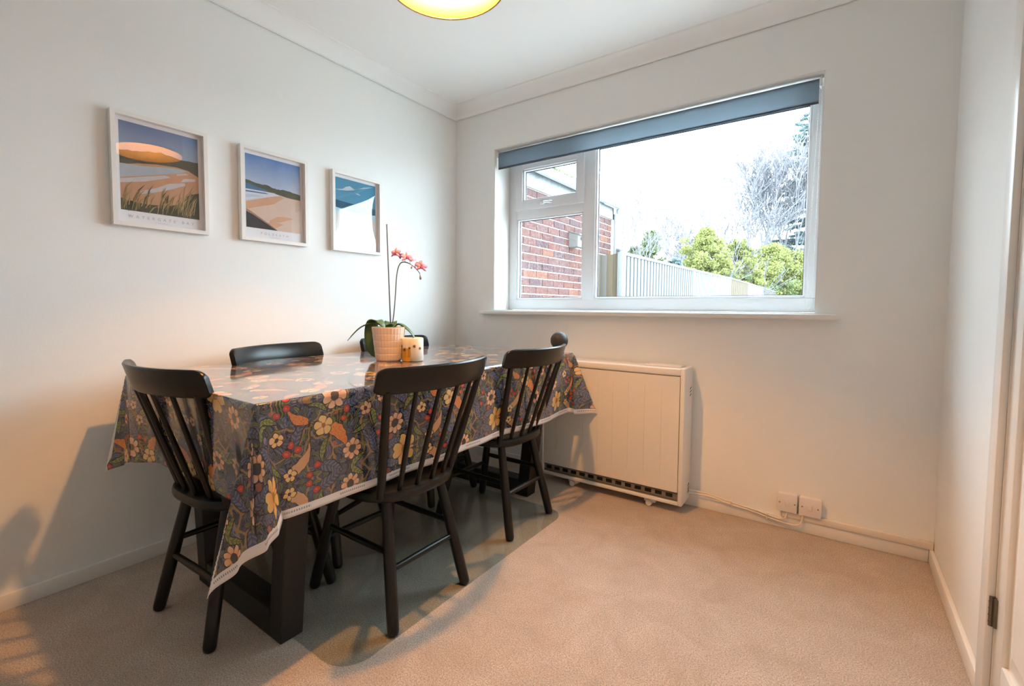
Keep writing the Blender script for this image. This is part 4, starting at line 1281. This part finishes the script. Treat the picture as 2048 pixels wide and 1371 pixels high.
mesh_obj('gutter', bm, 'upvc_ext', nb, smooth=True, auto=35)
bm = bmesh.new(); tube(bm, [(gx+.045-nox, BY1+.08-noy, gz-.01-noz), (gx+.045-nox, BY1+.08-noy, gz-.09-noz)], .038, 16); mesh_obj('gutter_outlet', bm, 'upvc_ext', nb, smooth=True, auto=40)
bm = bmesh.new(); tube(bm, [(BXW+.05-nox, BY1+.045-noy, gz-.08-noz), (BXW+.045-nox, BY1+.045-noy, .05)], .036, 16); mesh_obj('downpipe', bm, 'upvc_ext', nb, smooth=True, auto=40)
# tiled roof edge: separate eaves tiles
tz0 = gz+.050
rt_ = bmesh.new(); prism(rt_, [(gx+.03-nox, BY0-noy, tz0-noz), (gx+.03-nox, BY0-noy, tz0+.012-noz), (BXW-3-nox, BY0-noy, tz0+.60-noz), (BXW-3-nox, BY0-noy, tz0+.55-noz)], (0, BY1+.09-BY0, 0)); rf = mesh_obj('roof', rt_, 'roof', nb)
y = BY0
while y < BY1+.06:
    bm = bmesh.new(); prism(bm, [(gx+.045-nox, y-noy, tz0+.004-noz), (gx+.045-nox, y-noy, tz0+.024-noz), (gx-.30-nox, y-noy, tz0+.085-noz), (gx-.30-nox, y-noy, tz0+.065-noz)], (0, .195, 0)); mesh_obj('tile', bm, 'roof', rf)
    y += .20
bm = bmesh.new()
for k in range(90):
    yy = RB.gauss(1.62, .22); s_ = RB.uniform(.006, .020)
    lathe(bm, [(0, -s_*.4), (s_, 0), (s_*.7, s_*.6), (0, s_*.8)], (gx+.05+RB.uniform(-.03, .035)-nox, yy-noy, tz0+.016+RB.uniform(-.02, .02)-noz), 6)
o = mesh_obj('moss', bm, 'moss', nb); o['kind'] = 'stuff'

# nest box on the brick wall
nx_ = thing('nest_box', 'small weathered nest box fixed to the brick wall', 'nest box', (BXW+.006, 2.03, 1.665))
bm = bmesh.new(); prism(bm, [(0, -.062, .004), (.105, -.062, .004), (.105, -.062, .130), (0, -.062, .165)], (0, .124, 0)); mesh_obj('box_body', bm, 'birdbox', nx_)
bm = bmesh.new(); prism(bm, [(-.002, -.068, .167), (.128, -.068, .124), (.128, -.068, .134), (-.002, -.068, .178)], (0, .136, 0)); mesh_obj('lid', bm, 'birdbox', nx_)
bm = bmesh.new(); tube(bm, [(.1045, .012, .092), (.1065, .012, .092)], .018, 18); mesh_obj('entrance_hole', bm, 'black', nx_)

# ---- timber fence
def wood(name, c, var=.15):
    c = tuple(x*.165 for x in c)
    t = NT(name); co = t.coord()
    mp = t.new('ShaderNodeMapping'); t.put(mp.inputs[0], co); mp.inputs['Scale'].default_value = (40, 40, 2.2)
    nz = t.noise(1.0, 4, .65, mp.outputs[0])
    t.base(t.mix(nz, tuple(x*(1-var) for x in c), tuple(min(1, x*(1+var)) for x in c)), .85, .2)
    return t.m
MAT['fence_pale'] = wood('fence_pale', (.62, .63, .64), .10)
MAT['fence_white'] = wood('fence_bleached', (.88, .89, .89), .06)
MAT['fence_tan'] = wood('fence_tan', (.56, .42, .27), .2)
MAT['fence_grey'] = wood('fence_grey', (.52, .465, .40), .12)
FX, FY0, FZT = .175, 2.62, 1.665
def board(Lx):
    bm = bmesh.new()
    # feather edge section: thick edge casts the line between boards
    pts = [(0, 0, 0), (.030, 0, 0), (.030, Lx*.62, 0), (.004, Lx*.66, 0), (.004, Lx, 0), (0, Lx, 0)]
    prism(bm, pts, (0, 0, 1))
    me = bpy.data.meshes.new('fence_board'); bmesh.ops.recalc_face_normals(bm, faces=bm.faces[:]); bm.to_mesh(me); bm.free(); return me
def fence_run(label, y0, y1, nb_, mat, z0, z1):
    o = thing('fence_panel', label, 'fence', (FX, y0, GZ), group='timber fence panels along the garden')
    me = board((y1-y0)/nb_+.006); me.materials.append(MAT[mat])
    for k in range(nb_):
        y = (y1-y0)*k/nb_
        q = k/nb_
        b = bpy.data.objects.new('fence_board', me); link(b, o)
        b.location = (0, y, 0); b.scale = (1, 1, z0+(z1-z0)*q-GZ-.035 + random.uniform(-.004, .004))
    bm = bmesh.new(); prism(bm, [(-.022, 0, z0-GZ-.034), (.040, 0, z0-GZ-.034), (.040, 0, z0-GZ), (-.022, 0, z0-GZ)], (0, y1-y0, 0))
    for v in bm.verts:
        if v.co.y > .01: v.co.z += z1-z0
    mesh_obj('capping_rail', bm, 'fence_white', o)
    for zz in (.25, 1.2):
        bm = bmesh.new(); box(bm, (-.05, 0, zz), (-.004, y1-y0, zz+.06)); mesh_obj('back_rail', bm, 'fence_grey', o)
    bm = bmesh.new(); box(bm, (-.05, -.045, 0), (.045, .045, z0-GZ+.01)); mesh_obj('post', bm, 'fence_white', o)
    return o
fence_run('long pale fence panel of narrow ribbed boards nearest the house', FY0+.05, 5.82, 26, 'fence_pale', FZT, 1.69)
fence_run('bleached smooth fence panel, second along the garden from the house', 5.82, 9.1, 26, 'fence_white', 1.69, 1.73)
fence_run('tan brown fence panel between two bleached ones', 9.1, 11.6, 20, 'fence_tan', 1.73, 1.73)
fence_run('bleached fence panel farther off, beyond the tan one', 11.6, 15.0, 24, 'fence_white', 1.73, 1.72)
fence_run('last short brown fence panel at the far end', 15.0, 18.4, 22, 'fence_grey', 1.72, 1.70)
rp = thing('return_fence', 'short tan board fence joining the brick wall to the ribbed fence', 'fence', (BXW, FY0, GZ))
for k in range(4):
    x0 = .005 + .078*k
    boxo('fence_board', (x0, 0, 0), (x0+.0765, .018, FZT-GZ-.02-.006*k*(k < 2)), 'fence_tan' if k != 1 else 'fence_grey', rp, .002)
boxo('corner_post', (.30, -.035, 0), (.36, .035, FZT-GZ+.005), 'fence_white', rp, .004)
boxo('post_cap', (.285, -.05, FZT-GZ+.005), (.33, .05, FZT-GZ+.03), 'roof', rp, .004)

# ---- trees and shrubs beyond the fence
def leafmat(name, c1, c2, c3):
    c1, c2, c3 = [tuple(x*.36 for x in c) for c in (c1, c2, c3)]
    t = NT(name)
    oi = t.new('ShaderNodeNewGeometry')
    r = oi.outputs['Random Per Island']
    t.base(t.ramp(r, [(0, c1), (.5, c2), (1, c3)]), .7, .2)
    trn = t.new('ShaderNodeBsdfTranslucent'); t.put(trn.inputs[0], t.ramp(r, [(0, c1), (.5, c2), (1, c3)]))
    mx = t.new('ShaderNodeMixShader'); mx.inputs[0].default_value = .35
    t.t.links.new(t.b.outputs[0], mx.inputs[1]); t.t.links.new(trn.outputs[0], mx.inputs[2]); t.t.links.new(mx.outputs[0], t.out.inputs[0])
    return t.m
MAT['lf_yellow'] = leafmat('golden_privet_leaf', (.30, .36, .10), (.50, .52, .15), (.68, .66, .24))
MAT['lf_yel2'] = leafmat('green_privet_leaf', (.16, .26, .12), (.28, .38, .16), (.40, .46, .16))
MAT['lf_fir'] = leafmat('cypress_leaf', (.16, .22, .10), (.26, .31, .14), (.38, .39, .18))
MAT['lf_blue'] = leafmat('blue_conifer_needle', (.26, .36, .37), (.36, .47, .47), (.50, .60, .57))
MAT['bark'] = simple('bare_bark', (.13, .12, .13), .9, .1, var=.2, vscale=4)
MAT['twig'] = simple('bare_twig', (.13, .125, .135), .9, .1, var=.2, vscale=4)

def quads(bm, c, n, s, spread, rnd, flatten=1., sel=None):
    for _ in range(n):
        while True:
            d = V(rnd.uniform(-1, 1), rnd.uniform(-1, 1), rnd.uniform(-1, 1))
            if d.length <= 1: break
        p = Vector(c) + V(d.x*spread, d.y*spread, d.z*spread*flatten)
        a = V(rnd.gauss(0, 1), rnd.gauss(0, 1), rnd.gauss(0, 1)).normalized(); b = a.orthogonal().normalized()
        k = s*rnd.uniform(.6, 1.4)
        vs = [bm.verts.new(p + a*k), bm.verts.new(p + b*k*.55), bm.verts.new(p - a*k), bm.verts.new(p - b*k*.55)]
        bm.faces.new(vs)

def grow(bm, p, d, L_, r, depth, rnd, spread=.5, upward=.15, kids=3, seg=4, rmin=.004):
    n = 4
    pts = [p]
    dd = d.copy()
    for i in range(n):
        dd = (dd + V(rnd.gauss(0, .13), rnd.gauss(0, .13), rnd.gauss(0, .10)+upward*.25)).normalized()
        pts.append(pts[-1] + dd*L_/n)
    radii = [max(rmin, r*(1-.55*i/n)) for i in range(n+1)]
    tube(bm, pts, radii, seg, cap=False)
    if depth == 0: return
    for k in range(kids):
        q = rnd.randint(1, n)
        ax = V(rnd.gauss(0, 1), rnd.gauss(0, 1), rnd.gauss(0, .6)).normalized()
        nd = (dd + ax*spread*rnd.uniform(.7, 1.5) + V(0, 0, upward)).normalized()
        grow(bm, pts[q], nd, L_*rnd.uniform(.55, .8), radii[q]*.62, depth-1, rnd, spread, upward, kids, seg if depth > 2 else 3, rmin)

def bare_tree(label, x, y, h, seed, depth=5, spread=.6, kids=3, tr=.07, rmin=.006, lean=(0, 0)):
    rnd = random.Random(seed)
    o = thing('bare_tree', label, 'tree', (x, y, GZ), group='bare winter trees beyond the fence')
    bm = bmesh.new()
    top = V(lean[0], lean[1], h*.30)
    tube(bm, [(0, 0, -.05), top*.5 + V(.04, 0, 0), top], [tr, tr*.85, tr*.7], 8)
    mesh_obj('trunk', bm, 'bark', o, smooth=True)
    bm = bmesh.new()
    for k in range(5):
        a = 2*pi*k/5 + rnd.uniform(-.4, .4)
        grow(bm, top*rnd.uniform(.75, 1), V(cos(a)*.55, sin(a)*.55, 1).normalized(), h*.30, tr*.55, depth-1, rnd, spread, .18, kids, 4, rmin)
    b = mesh_obj('branches', bm, 'twig', o); b['kind'] = 'stuff'
    return o
bare_tree('tall leafless tree with dense grey twigs beside the blue conifer', -1.25, 23.2, 10.8, 5, 6, .62, 3, .14, .016)
bare_tree('leafless grey tree left of the dense twiggy tree', -2.1, 15.0, 5.2, 8, 6, .65, 3, .08, .012)
bare_tree('leafless tree at the right edge of the large pane before the conifer', .15, 24.5, 10.5, 21, 6, .6, 3, .14, .016)
bare_tree('thin pale leafless sapling just behind the outbuilding downpipe', -1.05, 6.4, 4.6, 14, 5, .6, 3, .028, .0045, (.1, 0))

def shrub(label, x, y, w, h, z0, seed, mats, n=150, s=.05, dens=55):
    rnd = random.Random(seed)
    o = thing('garden_shrub', label, 'shrub', (x, y, GZ))
    bm = bmesh.new()
    for k in range(7):
        a = 2*pi*k/7
        grow(bm, V(.1*cos(a), .1*sin(a), 0), V(.35*cos(a), .35*sin(a), 1).normalized(), h*.5, .03, 3, rnd, .5, .15, 3, 4, .006)
    b = mesh_obj('stems', bm, 'bark', o); b['kind'] = 'stuff'
    bms = [bmesh.new(), bmesh.new()]
    for k in range(n):
        a = rnd.uniform(0, 2*pi); e = rnd.uniform(-.15, 1)
        rr = sqrt(max(0, 1-max(0, e)**2))*rnd.uniform(.55, 1.03)
        lump = 1 + .22*sin(3*a+seed) + .12*sin(7*a)
        c = V(cos(a)*rr*w*lump, sin(a)*rr*w*lump, z0 + (h-z0)*(.25+.75*max(-.2, e))*(1+.10*sin(5*a+2)))
        quads(bms[0 if e > .25+rnd.uniform(-.25, .25) else 1], c, dens, s, w*.16, rnd, .75)
    for bmx, mt in zip(bms, mats):
        f = mesh_obj('foliage', bmx, mt, o); f['kind'] = 'stuff'
    return o
shrub('golden green shrub rising behind the bleached fence panel', -1.00, 12.1, .92, 3.25, .9, 4, ('lf_yellow', 'lf_yel2'), 330, .032, 110)
shrub('broad golden green shrub beyond the far end of the fence', -.10, 20.4, 1.75, 3.55, .7, 9, ('lf_yellow', 'lf_yel2'), 400, .045, 110)

shrub('rounded golden green shrub between the two others along the fence', -.62, 15.6, .80, 3.35, .9, 17, ('lf_yellow', 'lf_yel2'), 240, .038, 100)

def conifer(label, x, y, h, w, seed, mat, s=.05, tiers=22, z0=.3, dens=26, droop=.15, gaps=0):
    rnd = random.Random(seed)
    o = thing('conifer', label, 'tree', (x, y, GZ))
    bm = bmesh.new(); tube(bm, [(0, 0, -.05), (.03, 0, h*.5), (0, .02, h)], [.05+h*.008, .03+h*.005, .008], 7); mesh_obj('trunk', bm, 'bark', o)
    bm = bmesh.new(); bw = bmesh.new()
    for i in range(tiers):
        q = i/(tiers-1); z = z0 + (h-z0)*q
        L_ = w*(1-q)**.75 + .08
        nbr = max(4, int(9*(1-q)+3))
        for k in range(nbr):
            if rnd.random() < gaps: continue
            a = rnd.uniform(0, 2*pi); l2 = L_*rnd.uniform(.7, 1.15)
            d = V(cos(a), sin(a), rnd.uniform(-droop, .25))
            tip = V(0, 0, z) + d*l2
            tube(bw, [V(0, 0, z), V(0, 0, z)+d*l2*.5, tip], [.014, .010, .004], 3, cap=False)
            m_ = max(2, int(l2/.16))
            for j in range(m_):
                c = V(0, 0, z) + d*l2*((j+1.0)/m_)
                quads(bm, c, dens, s, .12, rnd, .6)
    b = mesh_obj('branches', bw, 'bark', o); b['kind'] = 'stuff'
    f = mesh_obj('foliage', bm, mat, o); f['kind'] = 'stuff'
    return o
conifer('tall blue green conifer at the right edge of the large pane', 1.05, 26.5, 13.0, 3.0, 31, 'lf_blue', .085, 46, 1.5, 26, .25, .25)
conifer('small rounded olive cypress behind the ribbed fence', -1.40, 8.5, 2.95, .50, 33, 'lf_fir', .04, 22, .5, 44)
conifer('low olive cypress left of the taller one behind the fence', -1.95, 8.9, 2.65, .62, 35, 'lf_fir', .04, 20, .5, 40)
conifer('little dark pointed conifer right of the olive cypress', -.92, 8.9, 2.3, .30, 37, 'lf_blue', .04, 16, .6, 30)
